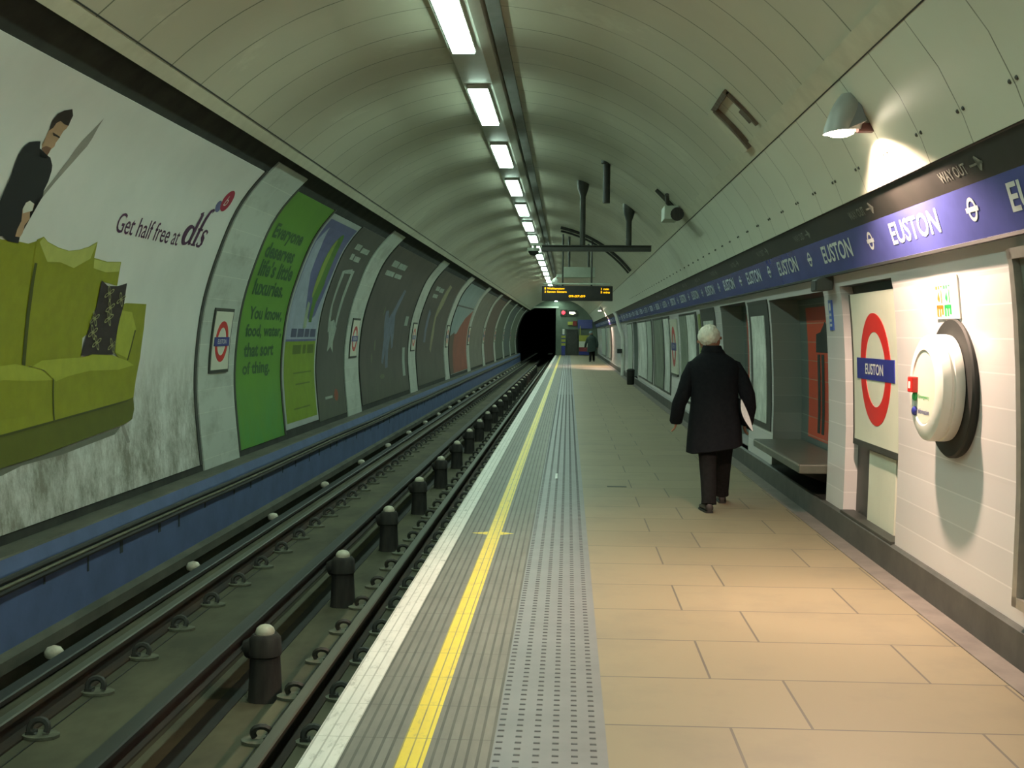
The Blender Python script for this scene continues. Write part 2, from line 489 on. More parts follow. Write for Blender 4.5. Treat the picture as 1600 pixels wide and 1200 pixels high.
def flat(mb, vs, fs, fn, off, base, mi=0, step=0.12, cut=True):
    """lay a flat outline (u, s) on a curved surface fn(u, s, off), with edges going back to `base`"""
    bm = bmesh.new()
    bv = [bm.verts.new((p[0], p[1], 0)) for p in vs]
    for f in fs:
        try:
            bm.faces.new([bv[i] for i in f])
        except ValueError:
            pass
    if any(len(f) > 4 for f in fs):
        bmesh.ops.triangulate(bm, faces=bm.faces[:])
    if cut:
        s0, s1 = min(p[1] for p in vs), max(p[1] for p in vs)
        s = math.floor(s0 / step) * step + step
        while s < s1:
            bmesh.ops.bisect_plane(bm, geom=bm.verts[:] + bm.edges[:] + bm.faces[:], plane_co=(0, s, 0), plane_no=(0, 1, 0))
            s += step
    bm.verts.index_update()
    n = len(bm.verts)
    tv = [fn(v.co.x, v.co.y, off) for v in bm.verts]
    tf = [[v.index for v in f.verts] for f in bm.faces]
    if base is not None:
        tv += [fn(v.co.x, v.co.y, base) for v in bm.verts]
        for e in bm.edges:
            if len(e.link_faces) == 1:
                a, b = e.verts[0].index, e.verts[1].index
                tf.append([a, b, b + n, a + n])
    bm.free()
    mb.add(tv, tf, mi)

def poly(mb, pts, fn, off, base=None, mi=0, step=0.12):
    flat(mb, pts, [tuple(range(len(pts)))], fn, off, base, mi, step)

def rect(u0, u1, s0, s1):
    return [(u0, s0), (u1, s0), (u1, s1), (u0, s1)]

# ------------------------------------------------------------------ setting
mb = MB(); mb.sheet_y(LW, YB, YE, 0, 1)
for p, f in zip(range(len(mb.f)), mb.f):
    pass
obj('wall_left', mb, M['dark_wall'], kind='structure', smooth=True)  # whole left wall in one dark mottled tone
mb = MB(); mb.sheet_y(CEIL, YB, YE, 0, 1)
obj('ceiling', mb, M['ceil'], kind='structure', smooth=True)

# cream battens along both edges of the vault, each with a dark gap under it
def along(line, a, off):
    (x0, z0), (x1, z1) = line
    L = math.hypot(x1 - x0, z1 - z0)
    return (x0 + (x1 - x0) * a / L, z0 + (z1 - z0) * a / L)
mb = MB(); c = CEIL
mb.extrude_y([(c[0][0] + 0.0, c[0][1] - 0.004), (c[0][0] + 0.075, c[0][1] + 0.070), (c[0][0] + 0.087, c[0][1] + 0.058), (c[0][0] + 0.012, c[0][1] - 0.016)], YB, YE)
obj('trim_1', mb, M['batten'], kind='structure')
mb = MB(); mb.extrude_y([(c[0][0] + 0.082, c[0][1] + 0.076), (c[0][0] + 0.089, c[0][1] + 0.083), (c[0][0] + 0.096, c[0][1] + 0.076), (c[0][0] + 0.089, c[0][1] + 0.069)], YB, YE)
obj('trim_2', mb, M['black'], kind='structure')
mb = MB(); mb.extrude_y([(1.525, 3.05), (1.438, 3.148), (1.426, 3.137), (1.513, 3.039)], YB, YE)
tr3 = obj('trim_3', mb, M['batten'], kind='structure')
mb = MB(); mb.extrude_y([(1.53, 3.046), (1.514, 3.062), (1.504, 3.050), (1.520, 3.034)], YB, YE)
obj('trim_4', mb, M['black'], kind='structure')
# the dark recess between vault and side panels
mb = MB(); mb.sheet_y([(1.70, 3.10), (1.60, 3.20), (1.44, 3.20)], YB, YE)
obj('wall_right_gap', mb, M['black'], kind='structure')

# right side upper panels with their bolts
mb = MB(); mb.sheet_y(UPPER, YB, YE)
upper = obj('wall_right_upper', mb, M['upper'], kind='structure', smooth=True)
bolt = MB().lathe([(0.0, -0.003), (0.013, -0.002), (0.013, 0.008), (0.007, 0.014), (0.0, 0.014)], (0, 0, 0), 'x', 8)
proto = obj('bolt', bolt, M['grey_metal'], smooth=True)
first = True
for k in range(48):
    y = 5.43 + 0.63 * (k - 2)
    for d in (-0.035, 0.04):
        o = proto if first else proto.copy()
        if not first:
            COL.objects.link(o)
        first = False
        o.parent = upper
        o.location = (1.793, y + d, 2.625)
        o.rotation_euler = (0, math.radians(180 + 25), 0)

# right wall, with its recesses
REC = [(7.73, 9.18, 0.20, 1.97, 0.10), (9.78, 12.38, 0.20, 1.955, 0.30), (14.0, 16.3, 0.20, 1.985, 0.30), (36.2, 38.4, 0.20, 1.99, 0.9)]
mb = MB()
def rstrip(y0, y1, z0, z1, d=0.0, mi=0):
    zs = [z0] + [z for _, z in RW if z0 < z < z1] + [z1]
    mb.sheet_y([(interp(RW, z) + d, z) for z in zs], y0, y1, mi)
y = YB
for (a, b, z0, z1, d) in REC:
    rstrip(y, a, 0, 2.10)
    rstrip(a, b, 0, z0)
    rstrip(a, b, z1, 2.10)
    rstrip(a, b, z0, z1, d, 1 if d > 0.2 else 2)
    zs = [z0] + [z for _, z in RW if z0 < z < z1] + [z1]
    for yy in (a, b):
        n = len(zs)
        mb.add([(interp(RW, z), yy, z) for z in zs] + [(interp(RW, z) + d, yy, z) for z in zs], [(k, k + 1, n + k + 1, n + k) for k in range(n - 1)], 4 if d > 0.2 else 0)
    for z, mi in ((z0, 0), (z1, 2)):
        x = interp(RW, z)
        mb.add([(x, a, z), (x, b, z), (x + d, b, z), (x + d, a, z)], [(0, 1, 2, 3)], mi)
    y = b
rstrip(y, YE, 0, 2.10)
mb.add([(2.09, YB, 2.10), (2.09, YE, 2.10), (2.045, YE, 2.07), (2.045, YB, 2.07)], [(0, 1, 2, 3)], 3)
obj('wall_right', mb, [M['tile_r'], M['tile_dark'], M['frame'], M['steel'], M['tile_mid']], kind='structure', fix=False)
# bright strip of red tile inside the two seat alcoves, with dark arch motif
for (y0, y1) in ((10.2, 12.02), (14.4, 16.02)):
    mb = MB()
    zs = [0.55, 0.85, 1.15, 1.44, 1.68, 1.868]
    mb.sheet_y([(interp(RW, z) + 0.297, z) for z in zs], y0, y1, 0)
    a = obj('trim_5' if y0 < 12 else 'trim_6', mb, M['tile_red'], kind='structure', fix=False)
    fn = lambda u, s, off: (interp(RW, s) + 0.297 - off, u, s)
    mb = MB()
    c = y1 - 0.85
    poly(mb, [(c - 0.46, 1.42), (c + 0.46, 1.42), (c + 0.50, 1.36), (c + 0.42, 1.62), (c + 0.2, 1.66), (c, 1.74), (c - 0.2, 1.66), (c - 0.42, 1.62)][:2] + [(c + 0.42, 1.60), (c + 0.22, 1.62), (c, 1.72), (c - 0.22, 1.62), (c - 0.42, 1.60)], fn, 0.003)
    for dx in (-0.40, -0.22, 0.10, 0.28):
        poly(mb, rect(c + dx, c + dx + 0.12, 0.62, 1.40), fn, 0.003)
    obj('tile_motif', mb, M['black'], parent=a)

# platform floor and its edge strips
mb = MB(); mb.box(0.165, 2.30, YB, YE, -0.30, 0.0)
obj('floor', mb, M['floor'], kind='structure')
mb = MB(); mb.box(-0.83, -0.62, YB, YE, -0.12, 0.0); mb.box(-0.515, -0.27, YB, YE, -0.12, 0.0)
obj('floor_ribbed_strip', mb, M['ribbed'], kind='structure')
mb = MB(); mb.box(-0.975, -0.83, YB, YE, -0.10, 0.001)
obj('floor_white_edge', mb, M['white_edge'], kind='structure', bevel=0.006)
mb = MB(); mb.box(-0.62, -0.515, YB, YE, -0.12, 0.0015)
mb.add([(-0.515, 9.10, 0.002), (-0.515, 8.96, 0.002), (-0.41, 9.03, 0.002)], [(0, 1, 2)])
mb.add([(-0.62, 9.10, 0.002), (-0.745, 9.03, 0.002), (-0.62, 8.96, 0.002)], [(0, 1, 2)])
obj('floor_yellow_line', mb, M['yellow'], kind='structure')
mb = MB(); mb.box(-0.27, 0.165, YB, YE, -0.12, 0.0005)
tact = obj('floor_tactile_strip', mb, M['tactile'], kind='structure')
mb = MB()
for cx in range(6):
    x = -0.250 + cx * 0.0725
    n = 0
    y = 2.8
    while y < YE - 1:
        s = 0.008
        mb.add([(x - 0.013, y - s, 0.0006), (x + 0.013, y - s, 0.0006), (x + 0.013, y + s, 0.0006), (x - 0.013, y + s, 0.0006),
                (x - 0.010, y - s * 0.5, 0.004), (x + 0.010, y - s * 0.5, 0.004), (x + 0.010, y + s * 0.5, 0.004), (x - 0.010, y + s * 0.5, 0.004)],
               [(4, 5, 6, 7), (0, 1, 5, 4), (1, 2, 6, 5), (2, 3, 7, 6), (3, 0, 4, 7)])
        y += 0.066 if y < 30 else 0.132
obj('stud_rows', mb, M['stud'], parent=tact, kind='stuff')
mb = MB(); mb.extrude_y([(2.155, 0.0), (2.155, 0.185), (2.175, 0.2), (2.26, 0.2), (2.26, 0.0)], YB, YE)
obj('baseboard_right', mb, M['skirt'], kind='structure')
mb = MB(); mb.box(2.02, 2.157, YB, YE, -0.02, 0.006)
obj('trim_7', mb, M['kerb'], kind='structure')
# small flush cover in the paving
mb = MB(); mb.box(0.42, 0.62, 11.92, 12.0, -0.002, 0.003)
tag(obj('drain_cover', mb, M['frame']), 'small dark slot cover let into the platform paving left of the walking man', 'cover')
mb = MB(); mb.box(-0.125, -0.10, 12.55, 13.0, -0.001, 0.0025)
tag(obj('paint_mark', mb, M['white']), 'short white paint dash on the blue-grey tactile strip', 'paint mark')

# track bed and the walls beside it
mb = MB()
mb.sheet_y([(-3.56, -0.74), (-3.30, -0.74), (-3.28, -0.60), (-3.06, -0.60), (-3.05, -0.66), (-2.48, -0.66), (-2.48, -0.92), (-1.75, -0.92), (-1.75, -0.66), (-0.90, -0.66), (-0.90, -0.10), (-0.83, -0.10)], YB, 140)
obj('floor_track', mb, M['track'], kind='structure', fix=False)
mb = MB(); mb.box(-2.33, -2.20, YB, 140, -0.93, -0.913)  # black band along the pit floor
obj('floor_track_dark_band', mb, M['black'], kind='structure')
mb = MB(); mb.sheet_y([(-3.80, 0.13), (-3.60, 0.12), (-3.585, 0.11)], YB, YE, 0); mb.sheet_y([(-3.585, 0.11), (-3.56, 0.02)], YB, YE, 1)
mb.sheet_y([(-3.56, 0.02), (-3.555, -0.47)], YB, YE, 1); mb.sheet_y([(-3.555, -0.47), (-3.50, -0.50), (-3.50, -0.58), (-3.56, -0.60), (-3.60, -0.75)], YB, YE, 2)
bw = obj('wall_left_lower', mb, [M['ledge'], M['blue_wall'], M['ledge']], kind='structure', fix=False)
mb = MB()
for k in range(46):
    y = 5.5 + k * 0.72 + random.uniform(-0.2, 0.2)
    h = random.uniform(0.06, 0.14)
    w = random.uniform(0.012, 0.03)
    mb.box(-3.554, -3.5515, y - w, y + w, -0.09 - h, -0.08)
obj('drip_stains', mb, M['drip'], parent=bw, kind='stuff')

# running rails
def rail_section(cx, top, h, head, web, foot):
    return [(cx - foot, top - h), (cx + foot, top - h), (cx + foot, top - h + 0.012), (cx + web, top - h + 0.03), (cx + web, top - 0.045), (cx + head, top - 0.035),
            (cx + head, top - 0.008), (cx + head - 0.008, top), (cx - head + 0.008, top), (cx - head, top - 0.008), (cx - head, top - 0.035), (cx - web, top - 0.045), (cx - web, top - h + 0.03), (cx - foot, top - h + 0.012)]
def rail(name, label, cx, top, h, head, web, foot, m_top, m_side, bottom=-0.66):
    t = thing(name, label, 'rail', (cx, 0, bottom))
    sec = rail_section(cx, top, h, head, web, foot)
    mb = MB(); mb.extrude_y(sec, YB, 140, 0)
    o = obj('rail_bar', mb, [m_side, m_top], t)
    for p in o.data.polygons:
        if p.normal.z > 0.5 and p.center.z + origin_of(t).z > top - 0.02:
            p.material_index = 1
    return t
near = rail('running_rail', 'right-hand running rail, dark steel, closest to the platform edge', -1.51, -0.515, 0.145, 0.035, 0.012, 0.065, M['rail_top'], M['rust'])
far = rail('running_rail', 'left-hand running rail with rusty side, in front of the blue wall', -3.015, -0.515, 0.145, 0.035, 0.012, 0.065, M['rail_top'], M['rust'])
mid = rail('conductor_rail', 'wide dark conductor rail in the middle of the track, beside the tall posts', -2.235, -0.465, 0.12, 0.052, 0.03, 0.06, M['cond'], M['rail_side'])
out = rail('conductor_rail', 'outer conductor rail below the blue wall, with white insulators', -3.27, -0.545, 0.12, 0.052, 0.03, 0.06, M['cond'], M['rail_side'])

def clip_mesh():
    p = MB()
    p.loft([[(0.105 * math.cos(t), 0.075 * math.sin(t), z) for t in [2 * math.pi * k / 12 for k in range(12)]] for z in (0.0, 0.016)], 1)
    pts = []
    for k in range(11):
        a = -0.5 + k / 10 * 4.9
        pts.append((-0.01 + 0.052 * math.cos(a) * 0.95, 0.012 * math.sin(a * 1.3), 0.048 + 0.044 * math.sin(a)))
    p.tube(pts, 0.0185, 6, 0)
    p.box(-0.075, -0.03, -0.03, 0.03, 0.012, 0.034, 0)
    return p
def clips(rail_t, xs, n_near, label_rest):
    base = origin_of(rail_t)
    proto = None
    for x, sgn in xs:
        for k in range(n_near):
            yv = 4.58 + 0.768 * k
            if proto is None:
                proto = obj('rail_clip', clip_mesh(), [M['clip'], M['plate']], None, smooth=True)
                o = proto
            else:
                o = proto.copy(); COL.objects.link(o)
            o.parent = rail_t
            o.location = Vector((x, yv, -0.658)) - base
            o.rotation_euler = (0, 0, 0 if sgn > 0 else math.pi)
    mb = MB()
    for x, sgn in xs:
        y = 4.58 + 0.768 * n_near
        while y < 84:
            mb.box(x - 0.06, x + 0.06, y - 0.06, y + 0.06, -0.66, -0.64, 1)
            mb.box(x - 0.03, x + 0.03, y - 0.02, y + 0.02, -0.64, -0.59, 0)
            y += 0.768
    obj('rail_clips_far', mb, [M['clip'], M['plate']], rail_t, kind='stuff')
    mb = MB()
    for x, sgn in xs:
        mb.box(x - 0.004, x + 0.004, YB, 90, -0.662, -0.656)
    obj('clip_line', mb, M['cable'], rail_t)
clips(far, [(-2.875, 1)], 80, '')
clips(near, [(-1.355, 1), (-1.655, -1)], 50, '')

# posts of the middle rail and pots of the outer rail
def post_proto():
    t = thing('insulator_post', '', 'post', (0, 0, 0))
    m_ = MB()
    def ring(z, r, dx=0.0, n=14, sq=0.8):
        return [(dx + r * math.copysign(abs(math.cos(a)) ** sq, math.cos(a)), r * math.copysign(abs(math.sin(a)) ** sq, math.sin(a)), z) for a in [2 * math.pi * k / n for k in range(n)]]
    m_.loft([ring(0.0, 0.118), ring(0.03, 0.112), ring(0.30, 0.100), ring(0.31, 0.112), ring(0.42, 0.104), ring(0.45, 0.08)], 0)
    obj('post_body', m_, M['post'], t, smooth=True)
    m_ = MB(); m_.tube([(-0.02, 0, 0.36), (-0.09, 0.0, 0.35), (-0.136, 0, 0.34)], [0.085, 0.075, 0.06], 10)
    obj('rail_bracket', m_, M['post'], t, smooth=True)
    m_ = MB(); m_.lathe([(0.062, 0.445), (0.066, 0.465), (0.058, 0.488), (0.038, 0.505), (0.014, 0.512)], (0, 0, 0), 'z', 14)
    obj('insulator_cap', m_, M['pot'], t, smooth=True)
    return t
pp = post_proto()
for k in range(26):
    o = pp if k == 0 else copy_tree(pp)
    o.location = (-2.035, 4.95 + 2.705 * k, -0.92)
    far_away = k > 12
    o['label'] = (f'dark insulator post with white cap beside the middle rail, {ORD[k + 1]} from the near end' if not far_away
                  else 'one of the tiny distant insulator posts in the middle of the track')
    o['group'] = 'insulator posts along the middle conductor rail'
def pot_proto():
    t = thing('rail_insulator', '', 'insulator', (0, 0, 0))
    m_ = MB(); m_.lathe([(0.06, 0.0), (0.06, 0.05), (0.045, 0.07), (0.04, 0.14)], (0, 0, 0), 'z', 12)
    obj('insulator_foot', m_, M['post'], t, smooth=True)
    m_ = MB(); m_.lathe([(0.052, 0.135), (0.062, 0.15), (0.062, 0.175), (0.045, 0.20), (0.012, 0.212)], (0, 0, 0), 'z', 14)
    obj('insulator_cap', m_, M['pot'], t, smooth=True)
    return t
pp = pot_proto()
for k in range(27):
    o = pp if k == 0 else copy_tree(pp)
    o.location = (-3.408, 7.45 + 2.86 * k, -0.74)
    o['label'] = (f'small white-capped insulator of the outer rail under the blue wall, {ORD[k + 1]} from the near end' if k <= 10
                  else 'one of the tiny distant insulators under the blue wall')
    o['group'] = 'insulators along the outer conductor rail'

# cables on the blue wall
for nm, lb, x, z, r, m_ in (('wall_cable', 'upper black cable along the top of the blue wall', -3.535, -0.005, 0.022, M['cable']),
                            ('wall_conduit', 'pale conduit running between the two black cables on the blue wall', -3.530, -0.045, 0.014, M['conduit']),
                            ('wall_cable', 'lower black cable along the blue wall, just under the pale conduit', -3.535, -0.078, 0.022, M['cable'])):
    pts = []
    y = YB
    k = 0
    while y < YE:
        pts.append((x, y, z + 0.006 * math.sin(k * 1.1)))
        y += 1.4; k += 1
    mb = MB(); mb.tube(pts, r, 8)
    tag(obj(nm, mb, m_, smooth=True), lb, 'cable')

# end of the platform: head wall round the tunnel mouth, and the tunnel beyond
mb = MB()
arch = [(p[0], p[1]) for p in LW[::-1]][::-1] + [(p[0], p[1]) for p in CEIL] + [(p[0], p[1]) for p in UPPER[::-1]] + [(2.1, 2.1), (2.17, 0.0)]
hole = [(-3.72, 0.0), (-3.83, 0.7), (-3.84, 1.14), (-3.80, 1.6), (-3.70, 2.1), (-3.45, 2.7), (-3.1, 3.2), (-2.5, 3.55), (-0.95, 3.60), (-0.93, 0.0)]
X0 = -0.93
top = [p for p in CEIL]
# right-hand part of the head wall
rightpoly = [(X0, 0.0), (2.17, 0.0), (2.195, 0.85), (2.09, 2.1), (1.84, 2.5), (1.515, 3.045)] + [p for p in CEIL[::-1] if p[0] < 1.5 and p[0] > X0] + [(X0, 4.17)]
mb.add([(x, YE, z) for x, z in rightpoly] + [(x, YE + 0.4, z) for x, z in rightpoly], [tuple(range(len(rightpoly)))] + [tuple(len(rightpoly) + i for i in range(len(rightpoly)))] + [(i, (i + 1) % len(rightpoly), len(rightpoly) + (i + 1) % len(rightpoly), len(rightpoly) + i) for i in range(len(rightpoly))])
up = [(-3.1, 3.2), (-2.5, 3.5), (X0, 3.5), (X0, 4.17)] + [p for p in CEIL[::-1] if p[0] <= X0] + [(-2.95, 3.34)]
mb.add([(x, YE, z) for x, z in up] + [(x, YE + 0.4, z) for x, z in up], [tuple(range(len(up)))] + [(i, (i + 1) % len(up), len(up) + (i + 1) % len(up), len(up) + i) for i in range(len(up))])
M['endwall'] = pm('end_wall_paint', (0.14, 0.18, 0.13), (0.10, 0.13, 0.10), 1.5, 0.6)
obj('wall_far', mb, M['endwall'], kind='structure')
mb = MB(); mb.sheet_y([(-3.9, -0.75), (-3.9, 3.9), (-0.5, 3.9), (-0.5, -0.75)], YE + 0.2, 140)
mb.add([(-3.9, 140, -0.75), (-3.9, 140, 3.9), (-0.5, 140, 3.9), (-0.5, 140, -0.75)], [(0, 1, 2, 3)])
obj('wall_tunnel', mb, M['black'], kind='structure', fix=False)
mb = MB(); mb.box(-3.2, -0.75, YE - 0.12, YE - 0.02, 3.50, 3.62)
obj('trim_8', mb, M['pale_metal'], kind='structure')
# unseen cap added behind the camera to keep bounced light in the tunnel
mb = MB(); mb.add([(-4.0, YB, -1.0), (2.6, YB, -1.0), (2.6, YB, 4.4), (-4.0, YB, 4.4)], [(0, 1, 2, 3)])
obj('wall_added_cap', mb, M['dark_wall'], kind='structure')

# ------------------------------------------------------------------ tile pilasters of the left wall
LAB = {}
for k in range(-1, 10):
    y0 = 11.74 + 7.845 * k
    y1 = y0 + 1.27
    mb = MB(); poly(mb, rect(y0, y1, 0.0, 3.42 if k >= 0 else 3.4), lw, 0.018, 0.0)
    obj(f'trim_{k + 20}', mb, M['tile_l'], kind='structure', smooth=True)
    if k < 0:
        continue
    # station name plate on the pilaster
    yc = y0 + 0.66
    where = ['right of the sofa advert', 'second from the near end', 'third from the near end', 'fourth from the near end', 'fifth from the near end',
             'sixth from the near end', 'seventh from the near end', 'eighth from the near end', 'ninth from the near end', 'tenth from the near end'][k]
    t = thing('station_name_plate', f'name plate with red ring on the left wall, {where}', 'sign', lw(yc, 1.02, 0.02), 'name plates on the left wall pilasters')
    sc_ = 1.345
    mb = MB(); poly(mb, rect(yc - 0.34, yc + 0.34, 1.0, 1.71), lw, 0.035, 0.018); obj('plate_frame', mb, M['grey_metal'], t)
    mb = MB(); poly(mb, rect(yc - 0.305, yc + 0.305, 1.035, 1.675), lw, 0.039, 0.02); obj('plate', mb, M['cream'], t)
    v, f = ring2d(yc, sc_, 0.225, 0.155, 40)
    mb = MB(); flat(mb, v, f, lw, 0.042, 0.039); obj('ring', mb, M['red'], t)
    mb = MB(); poly(mb, rect(yc - 0.265, yc + 0.265, sc_ - 0.05, sc_ + 0.05), lw, 0.045, 0.039); obj('bar', mb, M['navy'], t)
    if k < 4:
        v, f = text2d('EUSTON', yc - 0.15, yc + 0.15, sc_ - 0.026, sc_ + 0.026, 0.01)
        mb = MB(); flat(mb, v, f, lw, 0.0465, None, cut=False); obj('lettering', mb, M['white'], t)

# ------------------------------------------------------------------ adverts on the left wall
def advert(label, y0, y1, s0, s1, sheet, frame=True, fr_m=None, name='wall_poster'):
    t = thing(name, label, 'poster', lw((y0 + y1) / 2, s0, 0.0), 'advertising posters on the left tunnel wall')
    mb = MB(); poly(mb, rect(y0, y1, s0, s1), lw, 0.010, 0.0)
    obj('sheet', mb, sheet, t, smooth=True)
    if frame:
        w = 0.07
        for r_ in (rect(y0 - w, y0, s0, s1 + 0.02), rect(y1, y1 + w, s0, s1 + 0.02)):
            mb = MB(); poly(mb, r_, lw, 0.020, 0.0)
            obj('frame_side', mb, fr_m or M['frame'], t)
    return t
def print_on(t, name, items, mats, off=0.0125):
    """items: (outline, material index) or (verts, faces, material index); later ones lie on top"""
    mb = MB()
    for i, it in enumerate(items):
        o_ = off + 0.0009 * i
        if len(it) == 2:
            poly(mb, it[0], lw, o_, None, it[1])
        else:
            flat(mb, it[0], it[1], lw, o_, None, it[2])
    return obj(name, mb, mats, t)

# -- sofa advert
P_ = {k: pm('print_' + k, v, tuple(x * 0.86 for x in v), 7, 0.5) for k, v in dict(
    olive=(0.27, 0.29, 0.014), olive_light=(0.38, 0.42, 0.045), olive_pale=(0.46, 0.50, 0.12), olive_dark=(0.11, 0.125, 0.008), seam=(0.06, 0.07, 0.008),
    brown=(0.035, 0.022, 0.022), petal=(0.34, 0.34, 0.15), plum=(0.075, 0.018, 0.07), crimson=(0.38, 0.012, 0.05), violet=(0.13, 0.14, 0.30),
    jumper=(0.010, 0.010, 0.013), flesh=(0.46, 0.30, 0.18), beard=(0.20, 0.10, 0.06), dark_hair=(0.025, 0.014, 0.012), blade=(0.30, 0.30, 0.26), cuff=(0.66, 0.68, 0.60), shade=(0.15, 0.16, 0.12)).items()}
sheet_sofa = paper_mat('sofa_advert_paper', (0.68, 0.70, 0.66), (0.61, 0.635, 0.60), (0.12, 0.115, 0.065), 0.80, 0.5, 1.30)
t = advert('huge white advert with lime green sofa and man in black, left edge', 4.0, 11.62, 0.07, 3.255, sheet_sofa)
hair = [(7.326, 2.839), (7.297, 2.894), (7.307, 2.948), (7.352, 2.986), (7.43, 3.016), (7.495, 2.977), (7.51, 2.937), (7.525, 2.901), (7.465, 2.9), (7.393, 2.911), (7.362, 2.888), (7.36, 2.851), (7.329, 2.82)]
face = [(7.329, 2.82), (7.36, 2.851), (7.362, 2.888), (7.393, 2.911), (7.465, 2.9), (7.525, 2.901), (7.525, 2.877), (7.51, 2.857), (7.508, 2.816), (7.508, 2.79), (7.499, 2.763), (7.51, 2.735), (7.484, 2.71), (7.474, 2.67), (7.464, 2.639), (7.427, 2.638), (7.392, 2.665), (7.369, 2.7), (7.342, 2.719), (7.345, 2.753)]
beard = [(7.361, 2.698), (7.398, 2.719), (7.476, 2.719), (7.478, 2.685), (7.464, 2.639), (7.424, 2.637)]
eyes = [(7.385, 2.821), (7.416, 2.819), (7.505, 2.81), (7.506, 2.8), (7.444, 2.803), (7.415, 2.802)]
collar = [(7.367, 2.661), (7.369, 2.69), (7.431, 2.633), (7.486, 2.667), (7.485, 2.647), (7.458, 2.58), (7.424, 2.575), (7.381, 2.615)]
jumper = [(7.298, 2.736), (7.242, 2.726), (7.17, 2.706), (7.134, 2.667), (7.116, 2.608), (7.124, 2.519), (7.129, 2.456), (7.119, 2.374), (7.104, 2.248), (7.188, 2.061), (7.281, 2.078), (7.369, 2.049), (7.515, 2.048), (7.507, 2.089), (7.435, 2.087), (7.418, 2.1), (7.433, 2.147), (7.433, 2.23), (7.411, 2.274), (7.422, 2.322), (7.462, 2.344), (7.537, 2.332), (7.568, 2.368), (7.626, 2.395), (7.609, 2.431), (7.621, 2.5), (7.608, 2.575), (7.588, 2.611), (7.515, 2.657), (7.481, 2.661), (7.458, 2.58), (7.417, 2.584), (7.329, 2.692)]
hand = [(7.419, 2.275), (7.431, 2.323), (7.473, 2.342), (7.549, 2.328), (7.555, 2.282), (7.526, 2.269), (7.558, 2.225), (7.517, 2.174), (7.525, 2.119), (7.507, 2.089), (7.443, 2.088), (7.438, 2.138), (7.456, 2.196)]
cuff = [(7.416, 2.28), (7.431, 2.323), (7.473, 2.342), (7.539, 2.329), (7.55, 2.281), (7.438, 2.249)]
sword = [(7.54, 2.289), (7.613, 2.412), (7.697, 2.54), (7.775, 2.682), (7.818, 2.835), (7.875, 2.958), (7.897, 3.05), (7.912, 2.978), (7.935, 2.881), (7.931, 2.814), (7.875, 2.709), (7.807, 2.606), (7.726, 2.505), (7.641, 2.387), (7.567, 2.278)]
print_on(t, 'printed_man', [(sword, 4), (face, 1), (beard, 2), (hair, 3), (eyes, 3), (collar, 5), (jumper, 0), (hand, 1), (cuff, 5)],
         [P_['jumper'], P_['flesh'], P_['beard'], P_['dark_hair'], P_['blade'], P_['cuff']])
back1 = [(6.2, 2.0), (6.5, 2.06), (6.998, 2.04), (7.132, 2.066), (7.296, 2.053), (7.455, 2.06), (7.657, 2.055), (7.764, 2.082), (7.832, 1.938), (7.866, 1.679), (7.883, 1.422), (7.883, 1.193), (6.0, 1.211)]
back2 = [(7.756, 2.093), (7.837, 2.122), (7.919, 2.092), (8.115, 2.063), (8.289, 2.053), (8.449, 2.073), (8.603, 2.11), (8.721, 2.16), (8.755, 2.031), (8.794, 1.822), (8.82, 1.549), (8.846, 1.23), (7.913, 1.193), (7.883, 1.422), (7.866, 1.679)]
b2top = [(7.80, 2.08), (7.837, 2.115), (7.919, 2.088), (8.115, 2.058), (8.289, 2.05), (8.449, 2.07), (8.603, 2.105), (8.715, 2.15), (8.69, 2.02), (8.45, 1.93), (8.2, 1.96), (8.0, 1.95)]
back3 = [(8.755, 2.031), (9.02, 2.016), (9.296, 2.034), (9.351, 1.83), (9.051, 1.85), (9.024, 1.667), (8.915, 1.422), (8.83, 1.39), (8.794, 1.822)]
b3top = [(8.77, 2.02), (9.02, 2.01), (9.285, 2.028), (9.30, 1.95), (9.05, 1.93), (8.80, 1.95)]
cush = [(9.005, 1.861), (9.148, 1.821), (9.351, 1.83), (9.527, 1.863), (9.56, 1.681), (9.515, 1.525), (9.461, 1.251), (8.822, 1.254), (8.911, 1.438), (9.011, 1.65), (9.008, 1.782)]
arm = [(9.521, 1.672), (9.6, 1.691), (10.075, 1.695), (10.107, 1.476), (10.087, 1.204), (10.018, 1.025), (9.9, 0.674), (9.718, 1.177), (9.5, 1.268), (9.504, 1.49)]
armin = [(9.518, 1.628), (9.77, 1.616), (9.916, 1.475), (9.803, 1.21), (9.522, 1.267), (9.499, 1.507)]
seat_r = [(7.974, 1.191), (8.153, 1.237), (8.518, 1.245), (8.88, 1.245), (9.03, 1.262), (9.441, 1.248), (9.759, 1.202), (9.952, 1.153), (9.951, 0.885), (9.786, 0.841), (8.386, 0.771), (8.37, 1.089), (8.164, 1.171)]
seat_rt = [(8.0, 1.192), (8.153, 1.232), (8.518, 1.240), (8.88, 1.240), (9.03, 1.257), (9.441, 1.243), (9.75, 1.198), (9.93, 1.15), (9.6, 1.12), (9.0, 1.13), (8.6, 1.10), (8.4, 1.07), (8.2, 1.16)]
seat_l = [(6.0, 1.17), (6.6, 1.20), (7.224, 1.199), (7.591, 1.215), (7.76, 1.222), (7.974, 1.191), (8.165, 1.163), (8.404, 1.088), (8.387, 0.778), (7.599, 0.734), (6.0, 0.70)]
seat_lt = [(6.4, 1.18), (7.224, 1.194), (7.591, 1.21), (7.76, 1.217), (7.974, 1.187), (8.165, 1.159), (8.36, 1.08), (8.0, 1.09), (7.6, 1.11), (6.4, 1.09)]
base = [(6.0, 0.70), (7.599, 0.734), (8.386, 0.771), (9.786, 0.841), (9.951, 0.867), (9.961, 0.759), (9.9, 0.674), (9.711, 0.644), (8.875, 0.59), (8.167, 0.543), (7.564, 0.517), (6.0, 0.46)]
leg = [(9.665, 0.639), (9.733, 0.643), (9.834, 0.475), (9.765, 0.476)]
